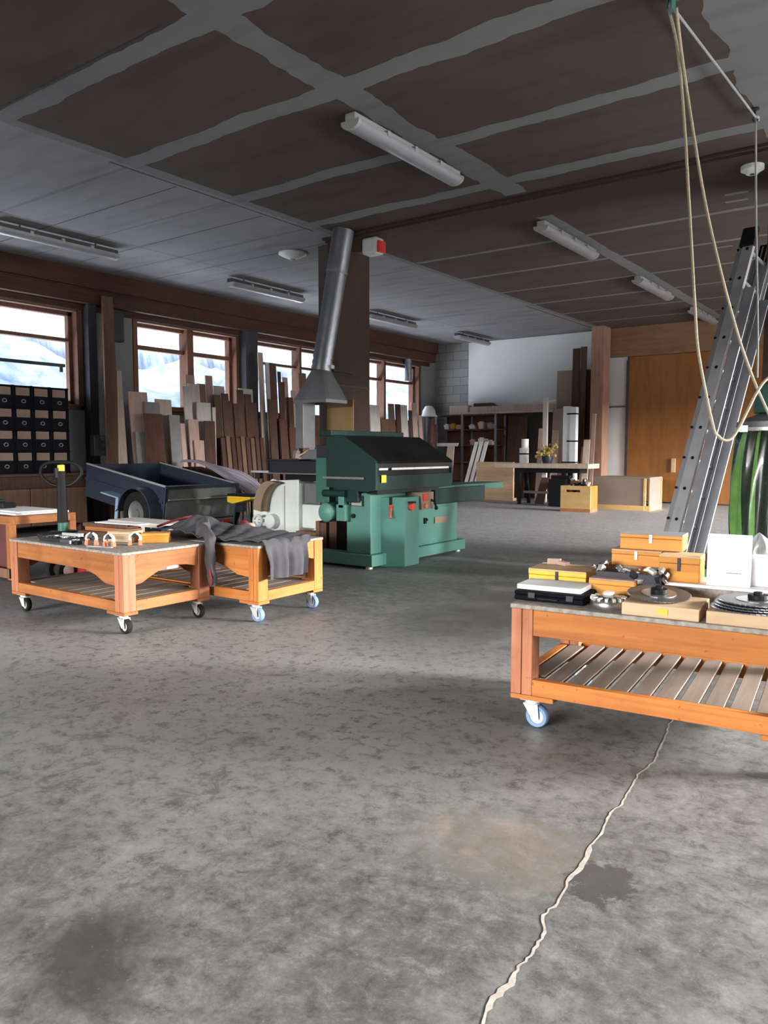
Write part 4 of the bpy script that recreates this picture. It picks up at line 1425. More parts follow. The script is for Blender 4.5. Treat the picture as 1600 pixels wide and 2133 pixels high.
tag(m.build('downpipe', GALV, smooth=True), 'grey pipe hanging down over the fourth window', 'pipe')

# ================================================================ drawer cabinet and bench at the left
K = thing('drawer_cabinet', 'black pigeonhole cabinet of drawers and tan boxes below the left window', 'cabinet', (-10.2, 5.55, 0.80))
KO = K.location
ky0, kp, kz0, kh = 5.10, 0.258, 0.80, 0.289
KX = -9.98


def kp_(name, fn, mats, **kw):
    m = MB(KO)
    fn(m)
    return m.build(name, mats, kw.pop('parent', K), **kw)


def carcass(m):
    m.box(-10.42, ky0 - 0.02, kz0, -10.40, ky0 + 4 * kp + 0.02, kz0 + 4 * kh + 0.02)
    for k in range(5):
        m.box(-10.40, ky0 + k * kp - 0.012, kz0, KX, ky0 + k * kp + 0.012, kz0 + 4 * kh + 0.02)
        m.box(-10.40, ky0 - 0.02, kz0 + k * kh, KX, ky0 + 4 * kp + 0.02, kz0 + k * kh + 0.016)


kp_('carcass', carcass, INKBLK)
for r in range(4):
    for c in range(4):
        ya = ky0 + c * kp + 0.016
        yb = ky0 + (c + 1) * kp - 0.016
        za = kz0 + r * kh + 0.018
        dr = kp_('drawer', lambda m: m.box(-10.38, ya, za, KX + 0.006, yb, za + 0.155), INKBLK, bevel=0.004)
        kp_('ring_pull', lambda m: m.tube([(KX + 0.018, (ya + yb) / 2 + 0.028 * math.cos(2 * PI * k / 12), za + 0.08 + 0.022 * math.sin(2 * PI * k / 12)) for k in range(12)], 0.006, 6, closed=True), GALVD, parent=dr, smooth=True)
        kp_('tan_box', lambda m: m.box(-10.38, ya + 0.03, za + 0.157, KX - 0.02, yb - 0.006, za + 0.262), CARD)

B_ = thing('timber_bench', 'brown timber bench carrying the black drawer cabinet', 'bench', (-10.1, 5.4, 0))
BO = B_.location
m = MB(BO)
m.box(-10.45, 4.6, 0.765, -9.75, 6.28, 0.80)
m.build('worktop', BRNW, B_, bevel=0.005)
for k in range(4):
    m = MB(BO)
    a = 4.62 + k * 0.415
    m.box(-10.42, a, 0.10, -9.80, a + 0.405, 0.60)
    m.build('door_panel', TANW, B_, bevel=0.004)
m = MB(BO)
m.box(-10.42, 4.62, 0.605, -9.79, 6.26, 0.765)
m.build('front_rail', BRNW, B_, bevel=0.004)
for y in (4.68, 6.22):
    m = MB(BO)
    m.box(-10.40, y - 0.04, 0, -9.82, y + 0.04, 0.10)
    m.build('foot', BRNW, B_)

# wooden stand left of the dollies, with a maroon board and a white sheet
Sd = thing('wooden_stand', 'open brown wooden stand at the left edge behind the leftmost dolly', 'stand', (-7.0, 3.7, 0))
SO = Sd.location
sx0, sx1, sy0, sy1, sz = -7.55, -6.40, 3.36, 3.98, 0.545
for x in (sx0, sx1 - 0.06):
    for y in (sy0, sy1 - 0.06):
        m = MB(SO)
        m.box(x, y, 0, x + 0.06, y + 0.06, sz - 0.07)
        m.build('post', BROWNPINE['z'], Sd, bevel=0.003)
m = MB(SO)
m.box(sx1 - 0.11, sy0 + 0.02, 0, sx1 - 0.075, sy0 + 0.055, sz - 0.07)
m.build('post', TANW, Sd, bevel=0.003)
for y in (sy0, sy1 - 0.05):
    m = MB(SO)
    m.box(sx0, y, sz - 0.07, sx1, y + 0.05, sz)
    m.build('top_rail', BROWNPINE['x'], Sd, bevel=0.003)
for x in (sx0, sx1 - 0.05):
    m = MB(SO)
    m.box(x, sy0 + 0.05, sz - 0.07, x + 0.05, sy1 - 0.05, sz)
    m.build('top_rail', BROWNPINE['y'], Sd, bevel=0.003)
m = MB(SO)
m.box(sx0, sy0 - 0.03, 0.02, sx1 + 0.02, sy0 - 0.001, 0.10)
m.build('bottom_rail', TANW, Sd, bevel=0.003)
m = MB()
m.box(sx0 + 0.08, sy0 + 0.07, 0.0, sx1 - 0.13, sy0 + 0.085, sz - 0.08)
tag(m.build('board', MAROON), 'maroon board standing inside the wooden stand at the left edge', 'board')
m = MB()
m.box(-7.4, 3.45, sz + 0.001, -6.46, 3.95, sz + 0.018)
m.box(-7.15, 3.50, sz + 0.018, -6.50, 3.9, sz + 0.03)
tag(m.build('sheet', PAPER, bevel=0.002), 'white sheets lying on the wooden stand at the left edge', 'sheet')
m = MB()
m.obox((-7.18, 3.62, sz + 0.055), (0.40, 0.16, 0.05), (0, 0, 0.3))
m.obox((-7.22, 3.66, sz + 0.095), (0.26, 0.12, 0.03), (0, 0, -0.2))
tag(m.build('black_case', BLACK, bevel=0.008), 'black tool case lying on the white sheets at the left edge', 'case')

# ================================================================ pallet jack behind the leftmost dolly
J = thing('pallet_jack', 'pallet jack with black looped handle and green pump, behind the leftmost dolly', 'pallet jack', (-6.02, 3.62, 0))
JO = J.location


def jp(name, fn, mats, **kw):
    m = MB(JO)
    fn(m)
    return m.build(name, mats, kw.pop('parent', J), **kw)


jx, jy = -6.02, 3.62
for s in (-1, 1):
    jp('fork', lambda m: m.box(jx + s * 0.18 - 0.075, jy + 0.12, 0.06, jx + s * 0.18 + 0.075, jy + 1.2, 0.115), DRED, bevel=0.01)
    w = jp('steer_wheel', lambda m: m.lathe([(0.05, -0.025), (0.09, -0.025), (0.10, -0.015), (0.10, 0.015), (0.09, 0.025), (0.05, 0.025)], (jx + s * 0.075, jy - 0.02, 0.10), 'x', 24), RUBBER, smooth=True)
    jp('wheel_hub', lambda m: m.cyl((jx + s * 0.075 - 0.02, jy - 0.02, 0.10), (jx + s * 0.075 + 0.02, jy - 0.02, 0.10), 0.052, n=16), ZINC, parent=w)
jp('carriage', lambda m: (m.box(jx - 0.25, jy + 0.06, 0.06, jx + 0.25, jy + 0.14, 0.30), m.box(jx - 0.14, jy + 0.0, 0.22, jx + 0.14, jy + 0.1, 0.40)), DRED, bevel=0.012)
jp('pump', lambda m: (m.cyl((jx, jy, 0.16), (jx, jy, 0.42), 0.06, n=18), m.cyl((jx, jy, 0.41), (jx, jy, 0.52), 0.042, n=16, mi=1)), [BLACK, GREEN2], bevel=0.004)
jp('handle_base', lambda m: m.cyl((jx, jy, 0.385), (jx, jy, 0.43), 0.14, 0.10, n=20), BLACK)
hd = jp('handle', lambda m: m.cyl((jx, jy, 0.50), (jx, jy, 0.935), 0.044, 0.037, n=14), BLACK)
jp('handle_grip', lambda m: m.cyl((jx, jy, 0.93), (jx, jy, 0.985), 0.030, n=12), STICK, parent=hd)
loop = []
for k in range(28):
    a = 2 * PI * k / 28
    u = 0.175 * math.copysign(abs(math.cos(a)) ** 0.55, math.cos(a))
    v = 0.10 * math.copysign(abs(math.sin(a)) ** 0.75, math.sin(a))
    if v < 0:
        u *= 1 - 0.35 * abs(v) / 0.10
    loop.append((jx + u * 0.80, jy + u * 0.59, 0.91 + v))
jp('handle_loop', lambda m: m.tube(loop, 0.014, 8, closed=True), BLACK, parent=hd, smooth=True)
jp('release_lever', lambda m: m.box(jx - 0.01, jy - 0.06, 0.88, jx + 0.01, jy - 0.03, 0.96), BLACK, parent=hd)

# ================================================================ pale box unit behind the leftmost dolly
t = thing('vented_box', 'cream metal box with black vent openings, behind the right end of the leftmost dolly', 'box', (-5.1, 3.82, 0))
m = MB(t.location)
m.box(-5.62, 3.78, 0.0, -4.86, 4.05, 0.535)
m.build('housing', CREAM, t, bevel=0.008)
for k in range(3):
    m = MB(t.location)
    x = -5.20 + 0.085 * k
    m.box(x, 3.774, 0.40, x + (0.065 if k else 0.03), 3.779, 0.50)
    m.build('vent', BLACK, t)

# ================================================================ ladder against the dark column
Ld = thing('aluminium_ladder', 'grey aluminium ladder leaning against the dark column behind the right dolly', 'ladder', (-1.9, 7.0, 0))
LO = Ld.location
LB, LT = Vector((-1.965, 6.79, 0.0)), Vector((-1.515, 7.70, 3.09))
ldir = (LT - LB).normalized()
side = Vector((0.3, 0.95, 0.0))
side = (side - ldir * side.dot(ldir)).normalized()
nrm = ldir.cross(side).normalized()
LL = (LT - LB).length


def rail_box(m, base, w, d, l0, l1, mi=0):
    """bar along the ladder; w across (along side), d along the normal"""
    vs = []
    for t_ in (l0, l1):
        for a, b in ((-1, -1), (1, -1), (1, 1), (-1, 1)):
            vs.append(base + ldir * t_ + side * (a * w / 2) + nrm * (b * d / 2))
    m.hexa(vs, mi)


for q, off in enumerate((0.0, 0.33)):
    base = LB + side * off
    m = MB(LO)
    s_ = -1 if q == 0 else 1
    rail_box(m, base, 0.012, 0.10 if q == 0 else 0.15, 0, LL)
    rail_box(m, base - side * (s_ * 0.012), 0.03, 0.012, 0, LL)
    rail_box(m, base - side * (s_ * 0.0135) + nrm * 0.045, 0.027, 0.012, 0, LL)
    rail_box(m, base - side * (s_ * 0.0135) - nrm * 0.045, 0.027, 0.012, 0, LL)
    rl = m.build('rail', ALU, Ld)
    # second section sliding behind the first
    m = MB(LO)
    rail_box(m, base + nrm * 0.085 - side * (s_ * 0.02), 0.012, 0.045, 0.15, LL - 0.12)
    m.build('rear_rail', ALUD, Ld)
    m = MB(LO)
    rail_box(m, base - nrm * 0.105 - side * (s_ * 0.03), 0.012, 0.09, 0.05, LL - 0.55)
    m.build('rear_rail', ALUD, Ld)
    m = MB(LO)
    rail_box(m, base + nrm * 0.01, 0.05, 0.14, LL - 0.16, LL + 0.02)
    m.build('top_cap', BLACK, Ld, bevel=0.008)
    m = MB(LO)
    rail_box(m, base, 0.04, 0.12, 0.0, 0.06)
    m.build('rubber_foot', BLACK, Ld, bevel=0.006)
for k in range(11):
    t_ = 0.25 + 0.282 * k
    c = LB + ldir * t_
    m = MB(LO)
    m.cyl(c, c + side * 0.33, 0.017, n=10)
    m.build('rung', ALUD, Ld)
    m = MB(LO)
    m.cyl(c - side * 0.010, c - side * 0.005, 0.015, n=10)
    m.cyl(c - side * 0.010 + nrm * 0.085, c - side * 0.004 + nrm * 0.085, 0.012, n=8)
    m.build('rung_end', BLACK, Ld)

# ropes over a pulley
t = thing('rope_pulley', 'small green pulley block on the ceiling from which the ropes hang', 'pulley', (-1.43, 4.80, CH))
m = MB(t.location)
m.box(-1.47, 4.74, CH - 0.012, -1.39, 4.86, CH - 0.001)
m.box(-1.445, 4.76, CH - 0.09, -1.438, 4.84, CH - 0.012)
m.box(-1.422, 4.76, CH - 0.09, -1.415, 4.84, CH - 0.012)
m.build('bracket', GREEN2, t)
m = MB(t.location)
m.cyl((-1.437, 4.80, CH - 0.06), (-1.423, 4.80, CH - 0.06), 0.032, n=16)
m.build('sheave', GALVD, t, smooth=True)


def smooth_path(P, n=6):
    P = [Vector(p) for p in P]
    out = []
    for i in range(len(P) - 1):
        p0, p1, p2, p3 = P[max(i - 1, 0)], P[i], P[i + 1], P[min(i + 2, len(P) - 1)]
        for k in range(n):
            s = k / n
            out.append(0.5 * ((2 * p1) + (p2 - p0) * s + (2 * p0 - 5 * p1 + 4 * p2 - p3) * s * s + (3 * p1 - p0 - 3 * p2 + p3) * s ** 3))
    out.append(P[-1])
    return out


m = MB()
p1 = [(-1.45, 4.835, CH - 0.06), (-1.455, 5.05, 3.548), (-1.433, 5.147, 3.173), (-1.389, 5.179, 2.586), (-1.348, 5.21, 2.018), (-1.32, 5.23, 1.715), (-1.236, 5.292, 1.27), (-1.204, 5.315, 1.199), (-1.17, 5.34, 1.171), (-1.133, 5.367, 1.187),
      (-1.097, 5.393, 1.255), (-1.051, 5.427, 1.378), (-1.009, 5.458, 1.486), (-0.957, 5.496, 1.569), (-0.859, 5.568, 1.617), (-0.75, 5.66, 1.56), (-0.70, 5.72, 1.40), (-0.68, 5.76, 1.0), (-0.67, 5.8, 0.4), (-0.70, 5.85, 0.02), (-0.8, 5.95, 0.012)]
m.tube(smooth_path(p1), 0.0095, 8)
tag(m.build('rope', ROPE, smooth=True), 'pale yellow rope hanging straight from the pulley and ending in a loop by the ladder', 'rope', 'ropes from the ceiling pulley')
m = MB()
p2 = [(-1.41, 4.835, CH - 0.06), (-1.43, 5.12, 3.43), (-1.351, 5.331, 2.766), (-1.25, 5.405, 2.282), (-1.15, 5.478, 1.882), (-1.08, 5.53, 1.65), (-1.024, 5.57, 1.494), (-0.941, 5.631, 1.29), (-0.86, 5.70, 1.12), (-0.80, 5.74, 0.5), (-0.78, 5.76, 0.012), (-0.6, 5.9, 0.012)]
m.tube(smooth_path(p2), 0.0095, 8)
tag(m.build('rope', ROPE, smooth=True), 'rope slanting from the pulley to the lower right across the ladder', 'rope', 'ropes from the ceiling pulley')
m = MB()
p3 = [(-1.43, 4.87, CH - 0.05), (-1.335, 6.69, CH - 0.06), (-1.33, 6.73, CH - 0.10), (-1.325, 6.85, 2.97), (-1.29, 6.90, 2.07), (-1.285, 6.92, 1.70)]
m.tube(smooth_path(p3, 4), 0.0085, 8)
tag(m.build('rope', GREYCORD, smooth=True), 'thin grey cord running along the ceiling and straight down past the ladder top', 'rope', 'ropes from the ceiling pulley')
m = MB()
m.tube([(-1.333, 6.71, CH - 0.001), (-1.333, 6.71, CH - 0.05), (-1.35, 6.73, CH - 0.075), (-1.333, 6.75, CH - 0.10), (-1.315, 6.73, CH - 0.08)], 0.008, 8)
m.cyl((-1.333, 6.71, CH - 0.012), (-1.333, 6.71, CH - 0.001), 0.03, n=12)
tag(m.build('eye_bolt', DSTEEL), 'dark eye bolt in the ceiling where the grey cord turns downwards', 'hook')

# dust collector with its green film bag
V = thing('dust_collector', 'dust collector with a long shiny green bag, behind the right dolly at the picture edge', 'dust collector', (-1.15, 6.75, 0))
VO = V.location
vx, vy = -1.10, 6.75


def vp(name, fn, mats, **kw):
    m = MB(VO)
    fn(m)
    return m.build(name, mats, kw.pop('parent', V), **kw)


vp('collar', lambda m: m.lathe([(0.0, 1.40), (0.12, 1.40), (0.20, 1.37), (0.29, 1.33), (0.29, 1.26), (0.27, 1.255), (0.0, 1.26)], (vx, vy, 0), n=32), GALVD, smooth=True)
vp('clamp', lambda m: (m.lathe([(0.285, 1.255), (0.298, 1.26), (0.298, 1.285), (0.285, 1.29)], (vx, vy, 0), n=32), m.box(vx - 0.22, vy - 0.25, 1.25, vx - 0.16, vy - 0.21, 1.30)), ZINC, smooth=True)


def film(u, v):
    a = 2 * PI * u
    z = 0.14 + 1.12 * v
    r = 0.26 + 0.055 * math.sin(v * PI) ** 0.7 + 0.012 * math.sin(a * 9 + z * 2.0) + 0.008 * math.sin(a * 17 - z * 5)
    if v < 0.08:
        r *= 0.75 + 0.25 * v / 0.08
    return (vx + r * math.cos(a), vy + r * math.sin(a), z)


m = MB(VO)
m.grid(film, 120, 30)
for i in range(120):
    a = (i / 120 * 360 + 360) % 360
    for jj in range(30):
        m.m[i * 30 + jj] = 1 if (232 < a < 248 or 252 < a < 272 or 283 < a < 312 or a < 160 or 196 < a < 206) else 0
vp_o = m.build('bag', [BAG, BAGD], V, smooth=True)
vp('base', lambda m: (m.lathe([(0.0, 0.13), (0.2, 0.13), (0.2, 0.10), (0.0, 0.10)], (vx, vy, 0), n=24), m.box(vx - 0.32, vy - 0.03, 0.05, vx + 0.32, vy + 0.03, 0.10), m.box(vx - 0.03, vy - 0.32, 0.05, vx + 0.03, vy + 0.32, 0.10)), DSTEEL)
vp('fan_housing', lambda m: m.cyl((vx, vy, 1.40), (vx, vy, 1.62), 0.17, n=24), GREEN2, bevel=0.01)
for dx_, dy_ in ((0.32, 0), (-0.32, 0), (0, 0.32), (0, -0.32)):
    vp('strut', lambda m: m.cyl((vx + dx_, vy + dy_, 0.10), (vx + dx_ * 0.9, vy + dy_ * 0.9, 1.27), 0.011, n=8), DSTEEL)
    vp('foot', lambda m: m.cyl((vx + dx_ * 0.95, vy + dy_ * 0.95, 0), (vx + dx_ * 0.95, vy + dy_ * 0.95, 0.06), 0.03, n=12), BLACK)
m = MB()


def crumple(u, v):
    a, t_ = 2 * PI * u, v
    r = 0.11 * math.sin(PI * min(1, t_ * 1.02)) ** 0.6 * (1 + 0.22 * math.sin(a * 5 + t_ * 7) + 0.15 * math.sin(a * 9 - t_ * 11))
    return (-1.10 + r * math.cos(a), 6.22 + r * 0.8 * math.sin(a), 0.50 * t_ ** 0.9 + 0.0)


m.grid(crumple, 40, 16)
tag(m.build('film_bundle', CLEARP, smooth=True), 'crumpled milky film bundle before the green bag', 'film')

# ================================================================ back of the hall
t = thing('work_table', 'long pale-topped table with black splayed legs at the back of the hall', 'table', (-6.7, 14.75, 0))
m = MB(t.location)
m.box(-7.75, 14.55, 0.755, -5.68, 15.15, 0.85)
m.build('tabletop', PALEW, t, bevel=0.008)
for x in (-7.25, -6.25):
    for dy_, y in ((-0.04, 14.70), (0.04, 15.0)):
        m = MB(t.location)
        m.hexa([(x - 0.03 + 0.06, y - 0.03 + dy_ * 2, 0), (x + 0.03 + 0.06, y - 0.03 + dy_ * 2, 0), (x + 0.03 + 0.06, y + 0.03 + dy_ * 2, 0), (x - 0.03 + 0.06, y + 0.03 + dy_ * 2, 0),
                (x - 0.04, y - 0.04, 0.755), (x + 0.04, y - 0.04, 0.755), (x + 0.04, y + 0.04, 0.755), (x - 0.04, y + 0.04, 0.755)])
        m.build('leg', BLACK, t)
m = MB(t.location)
m.box(-7.3, 14.66, 0.66, -5.9, 15.05, 0.755)
m.build('under_frame', BLACK, t)
m = MB(t.location)
m.box(-7.2, 14.82, 0.22, -6.2, 14.88, 0.27)
m.build('stretcher', GALVD, t)
m = MB()
m.box(-6.42, 14.45, 0, -6.02, 14.52, 0.62)
m.box(-6.40, 14.30, 0, -6.04, 14.45, 0.55)
tag(m.build('dark_cabinet', BLACK, bevel=0.01), 'black box under the right end of the back table, left of the slotted crate', 'box')
for k, (x, h, mt, lab) in enumerate(((-6.98, 0.55, BRNW, 'tan board leaning under the back table, left one'), (-6.62, 0.5, TANW, 'tan board leaning under the back table, right one'))):
    m = MB()
    m.hexa([(x, 14.90, 0), (x + 0.20, 14.90, 0), (x + 0.20, 14.93, 0), (x, 14.93, 0), (x + 0.1, 15.02, h), (x + 0.26, 15.02, h), (x + 0.26, 15.05, h), (x + 0.1, 15.05, h)])
    tag(m.build('board', mt), lab, 'board', 'boards under the back table')
t = thing('dried_flowers', 'bunch of yellowish dried flowers in a dark pot on the back table', 'plant', (-6.68, 14.85, 0.85))
m = MB(t.location)
m.lathe([(0.0, 0.851), (0.09, 0.851), (0.12, 0.95), (0.11, 1.0), (0.0, 1.0)], (-6.68, 14.85, 0), n=16)
m.build('pot', DSTEEL, t, smooth=True)
m = MB(t.location)
rf = random.Random(9)
for k in range(46):
    a, r, z = rf.uniform(0, 2 * PI), rf.uniform(0.02, 0.25), rf.uniform(0.98, 1.24)
    c = (-6.68 + r * math.cos(a), 14.85 + r * 0.7 * math.sin(a), z)
    m.ball(c, rf.uniform(0.02, 0.042), 4)
    m.cyl((-6.68, 14.85, 0.97), c, 0.005, n=4)
o = m.build('blooms', LEAF, t)
o['kind'] = 'stuff'
t = thing('white_canister', 'white canister with a dark band on the back table, left of the flowers', 'canister', (-7.28, 15.0, 0.85))
m = MB(t.location)
m.cyl((-7.28, 15.0, 0.851), (-7.28, 15.0, 1.17), 0.10, n=18)
m.cyl((-7.26, 15.0, 1.17), (-7.26, 15.0, 1.36), 0.075, n=18)
m.build('body', WHITEP, t)
m = MB(t.location)
m.cyl((-7.28, 15.0, 1.03), (-7.28, 15.0, 1.06), 0.103, n=18)
m.build('band', BLACK, t)

t = thing('slotted_crate', 'light yellow plywood crate with a hand slot, heaped with offcuts, right of the back table', 'crate', (-5.35, 13.4, 0))
m = MB(t.location)
x0, x1, y0, y1 = -5.70, -5.13, 13.27, 13.62
m.box(x0, y0, 0.06, x1, y0 + 0.018, 0.36)
m.box(x0, y0, 0.40, x1, y0 + 0.018, 0.475)
m.box(x0, y0, 0.36, -5.59, y0 + 0.018, 0.40)
m.box(-5.33, y0, 0.36, x1, y0 + 0.018, 0.40)
m.build('front_board', CRATEY, t, bevel=0.003)
m = MB(t.location)
m.box(x1 - 0.018, y0 + 0.019, 0.06, x1, y1, 0.475)
m.build('side_board', ORANGE['z'], t, bevel=0.003)
m = MB(t.location)
m.box(x0, y0 + 0.019, 0.06, x0 + 0.018, y1, 0.475)
m.build('side_board', CRATEY, t, bevel=0.003)
m = MB(t.location)
m.box(x0 + 0.019, y1 - 0.018, 0.06, x1 - 0.019, y1, 0.475)
m.box(x0 + 0.019, y0 + 0.019, 0.06, x1 - 0.019, y1 - 0.019, 0.075)
m.build('back_board', CRATEY, t)
m = MB(t.location)
m.box(x0, y0 + 0.002, 0.0, x1, y1, 0.06)
m.build('plinth', REDPINE, t)
m = MB()
ro = random.Random(4)
for k in range(34):
    m.obox((ro.uniform(x0 + 0.12, x1 - 0.12), ro.uniform(y0 + 0.1, y1 - 0.1), 0.40 + ro.uniform(0, 0.17)), (ro.uniform(0.05, 0.16), ro.uniform(0.03, 0.07), ro.uniform(0.02, 0.05)), (ro.uniform(-1, 1), ro.uniform(-1, 1), ro.uniform(0, 3)), k % 3)
o = m.build('wood_offcuts', [PALEW, TANW, DSTEEL])
tag(o, 'heap of small offcuts in the slotted yellow crate', 'offcuts')
o['kind'] = 'stuff'

t = thing('low_chest', 'low wide grey-brown chest edged in light wood, right of the slotted crate', 'chest', (-4.9, 14.6, 0))
m = MB(t.location)
m.box(-5.44, 14.27, 0.09, -4.50, 14.29, 0.60)
m.build('front_panel', HBOARD, t)
m = MB(t.location)
m.box(-4.42, 14.30, 0.09, -4.40, 15.0, 0.60)
m.build('side_panel', HBOARD, t)
m = MB(t.location)
m.box(-5.46, 14.26, 0.595, -4.39, 15.02, 0.62)
m.build('lid', HBOARD, t, bevel=0.003)
for nm, bx in (('bottom_rail', (-5.46, 14.25, 0, -4.48, 14.30, 0.09)), ('bottom_rail', (-4.47, 14.28, 0, -4.385, 15.02, 0.09)), ('corner_strip', (-4.50, 14.255, 0.09, -4.46, 14.30, 0.60)), ('corner_strip', (-4.43, 14.97, 0.09, -4.385, 15.02, 0.60)), ('bottom_rail', (-5.46, 14.97, 0, -4.48, 15.02, 0.09))):
    m = MB(t.location)
    m.box(*bx)
    m.build(nm, CRATEY, t)
m = MB(t.location)
m.box(-5.45, 14.30, 0.09, -5.42, 15.0, 0.59)
m.build('side_panel', HBOARD, t)

# shelf rack in the back corner
R_ = thing('shelf_rack', 'dark steel shelf rack of small parts in the far left back corner', 'shelf', (-9.4, 16.4, 0))
RO = R_.location
for x in (-10.2, -9.46, -8.56):
    for y in (16.12, 16.6):
        m = MB(RO)
        m.box(x - 0.025, y - 0.025, 0, x + 0.025, y + 0.025, 1.98)
        m.build('upright', GALV if x > -9.6 else GALVD, R_)
for z in (0.35, 0.82, 1.22, 1.60, 1.95):
    m = MB(RO)
    m.box(-10.2, 16.11, z, -8.55, 16.62, z + 0.03)
    m.build('shelf_board', DRKW if z not in (1.22,) else BRNW, R_)
m = MB(RO)
m.box(-10.2, 16.625, 0.3, -8.55, 16.64, 1.95)
m.build('back_panel', DRKW, R_)
items = [(-9.95, 1.63, 0.11, WHITEP, 'white parts tub on the upper shelf, at its left end'), (-9.78, 1.63, 0.12, BOXORANGE, 'orange parts tub on the upper shelf, lit beside the white tub'), (-9.62, 1.63, 0.08, BOXTAN, 'small tan parts tub on the upper shelf, left of the middle upright'),
         (-9.25, 1.63, 0.09, CREAM, 'low cream parts tub on the upper shelf, right of the middle upright'), (-9.0, 1.63, 0.15, PALEW, 'taller pale parts tub on the upper shelf'), (-8.75, 1.63, 0.12, GRYW, 'grey parts tub on the upper shelf, at its right end'),
         (-9.22, 1.25, 0.12, PINKW, 'pinkish parts tub on the middle shelf'), (-8.99, 1.25, 0.15, WHITEP, 'white parts tub on the middle shelf'), (-8.76, 1.25, 0.09, CREAM, 'cream parts tub at the right end of the middle shelf')]
for x, z, h, mt, lab in items:
    m = MB()
    m.hexa([(x - 0.06, 16.2, z + 0.001), (x + 0.06, 16.2, z + 0.001), (x + 0.06, 16.4, z + 0.001), (x - 0.06, 16.4, z + 0.001), (x - 0.075, 16.17, z + h), (x + 0.075, 16.17, z + h), (x + 0.075, 16.42, z + h), (x - 0.075, 16.42, z + h)])
    m.box(x - 0.05, 16.20, z + h, x + 0.03, 16.30, z + h + 0.03)
    tag(m.build('parts_tub', mt, bevel=0.006), lab, 'tub', 'parts tubs on the shelf rack')
m = MB()
m.box(-10.15, 16.06, 1.252, -9.55, 16.10, 1.30)
m.box(-10.15, 16.06, 1.22, -9.55, 16.08, 1.252)
tag(m.build('white_batten', WHITEP), 'white batten along the front of the middle shelf, left of the lit upright', 'batten')
m = MB()
m.box(-9.85, 16.15, 1.983, -7.12, 16.40, 2.03)
m.box(-9.3, 16.18, 2.031, -7.2, 16.36, 2.16, 1)
m.box(-9.85, 16.16, 2.031, -9.35, 16.36, 2.2, 0)
m.hexa([(-9.30, 16.37, 2.031), (-8.4, 16.37, 2.031), (-8.4, 16.45, 2.031), (-9.30, 16.45, 2.031), (-9.3, 16.37, 2.25), (-8.8, 16.37, 2.25), (-8.8, 16.45, 2.25), (-9.3, 16.45, 2.25)], 2)
tag(m.build('long_beam', [PALEW, PINKW, BRNW], bevel=0.004), 'long pale timbers lying over the rack below the white wall board', 'timber')
t = thing('upright_support', 'thin pale upright batten before the dark back wall, left of the leaning panels', 'batten', (-7.08, 15.6, 0))
m = MB(t.location)
m.box(-7.13, 15.58, 0, -7.03, 15.64, 2.26)
m.build('batten', WHITEW, t)
m = MB(t.location)
m.box(-7.35, 15.60, 2.16, -6.85, 15.63, 2.20)
m.build('cross_arm', WHITEW, t)
bk = [(-8.50, -8.455, 16.40, 1.5, DRKW, 'dark board leaning right of the shelf rack'), (-8.44, -7.95, 16.53, 1.92, BRNW, 'wide brown sheet leaning right of the shelf rack'),
      (-9.72, -9.52, 15.85, 1.22, PALEW, 'whitish board leaning before the shelf rack, left of the white strips'),
      (-7.30, -7.16, 15.75, 1.60, PINKW, 'short pinkish board left of the thin upright batten'), (-6.99, -6.83, 15.78, 1.56, PINKW, 'short pinkish board right of the thin upright batten'),
      (-7.10, -6.72, 16.05, 2.04, HBOARD, 'plain brown sheet leaning at the back, left of the white packaged strip'),
      (-7.18, -6.75, 16.42, 2.90, HBOARD, 'square brown sheet before the white wall board'), (-6.79, -6.62, 16.35, 3.36, BRNW, 'tall narrow brown plank before the white wall board, left one of the pair'),
      (-6.60, -6.46, 16.33, 3.38, DRKW, 'tall dark plank before the white wall board, right one of the pair'), (-6.74, -6.32, 16.52, 2.90, DRKW, 'dark brown sheet behind the two tall planks, beside the timber post'),
      (-7.16, -6.84, 16.50, 2.32, DRKW, 'dark sheet below the square brown sheet'),
      (-6.34, -6.20, 15.95, 1.35, PALEW, 'short light board before the timber post'), (-6.14, -6.06, 15.9, 1.9, PINKW, 'thin pinkish lath before the timber post'), (-6.38, -6.345, 15.92, 1.2, TANW, 'tan board right of the white packaged strip')]
for a, b, y, z, mt, lab in bk:
    m = MB()
    sh = 0.10 if z > 2.5 else 0.16
    m.hexa([(a, y - sh, 0), (b, y - sh, 0), (b, y - sh + 0.02, 0), (a, y - sh + 0.02, 0), (a, y, z), (b, y, z), (b, y + 0.02, z), (a, y + 0.02, z)])
    tag(m.build('board', mt, bevel=0.002), lab, 'board', 'boards leaning at the back of the hall')
t = thing('packaged_strips', 'white packaged strips with dark straps, standing at the back beside the timber post', 'package', (-6.56, 15.7, 0))
m = MB(t.location)
m.box(-6.70, 15.66, 0, -6.545, 15.80, 2.06)
m.box(-6.54, 15.64, 0, -6.40, 15.78, 2.04)
m.build('strips', CARTON, t, bevel=0.004)
for z in (0.85, 1.30, 1.88):
    m = MB(t.location)
    m.box(-6.60 if z > 1 else -6.705, 15.635, z, -6.395, 15.81, z + 0.03)
    m.build('strap', BLACK, t)
for k in range(3):
    m = MB()
    x = -9.20 + k * 0.13
    m.hexa([(x, 15.60, 0), (x + 0.09, 15.60, 0), (x + 0.09, 15.63, 0), (x, 15.63, 0), (x + 0.24, 15.85, 1.32), (x + 0.33, 15.85, 1.32), (x + 0.33, 15.88, 1.32), (x + 0.24, 15.88, 1.32)])
    tag(m.build('white_strip', WHITEP), ['white strip slanting before the shelf rack, left of three', 'white strip slanting before the shelf rack, middle of three', 'white strip slanting before the shelf rack, right of three'][k], 'strip', 'white strips before the shelf rack')
m = MB()
m.box(-8.72, 15.5, 0.06, -7.78, 15.56, 0.86)
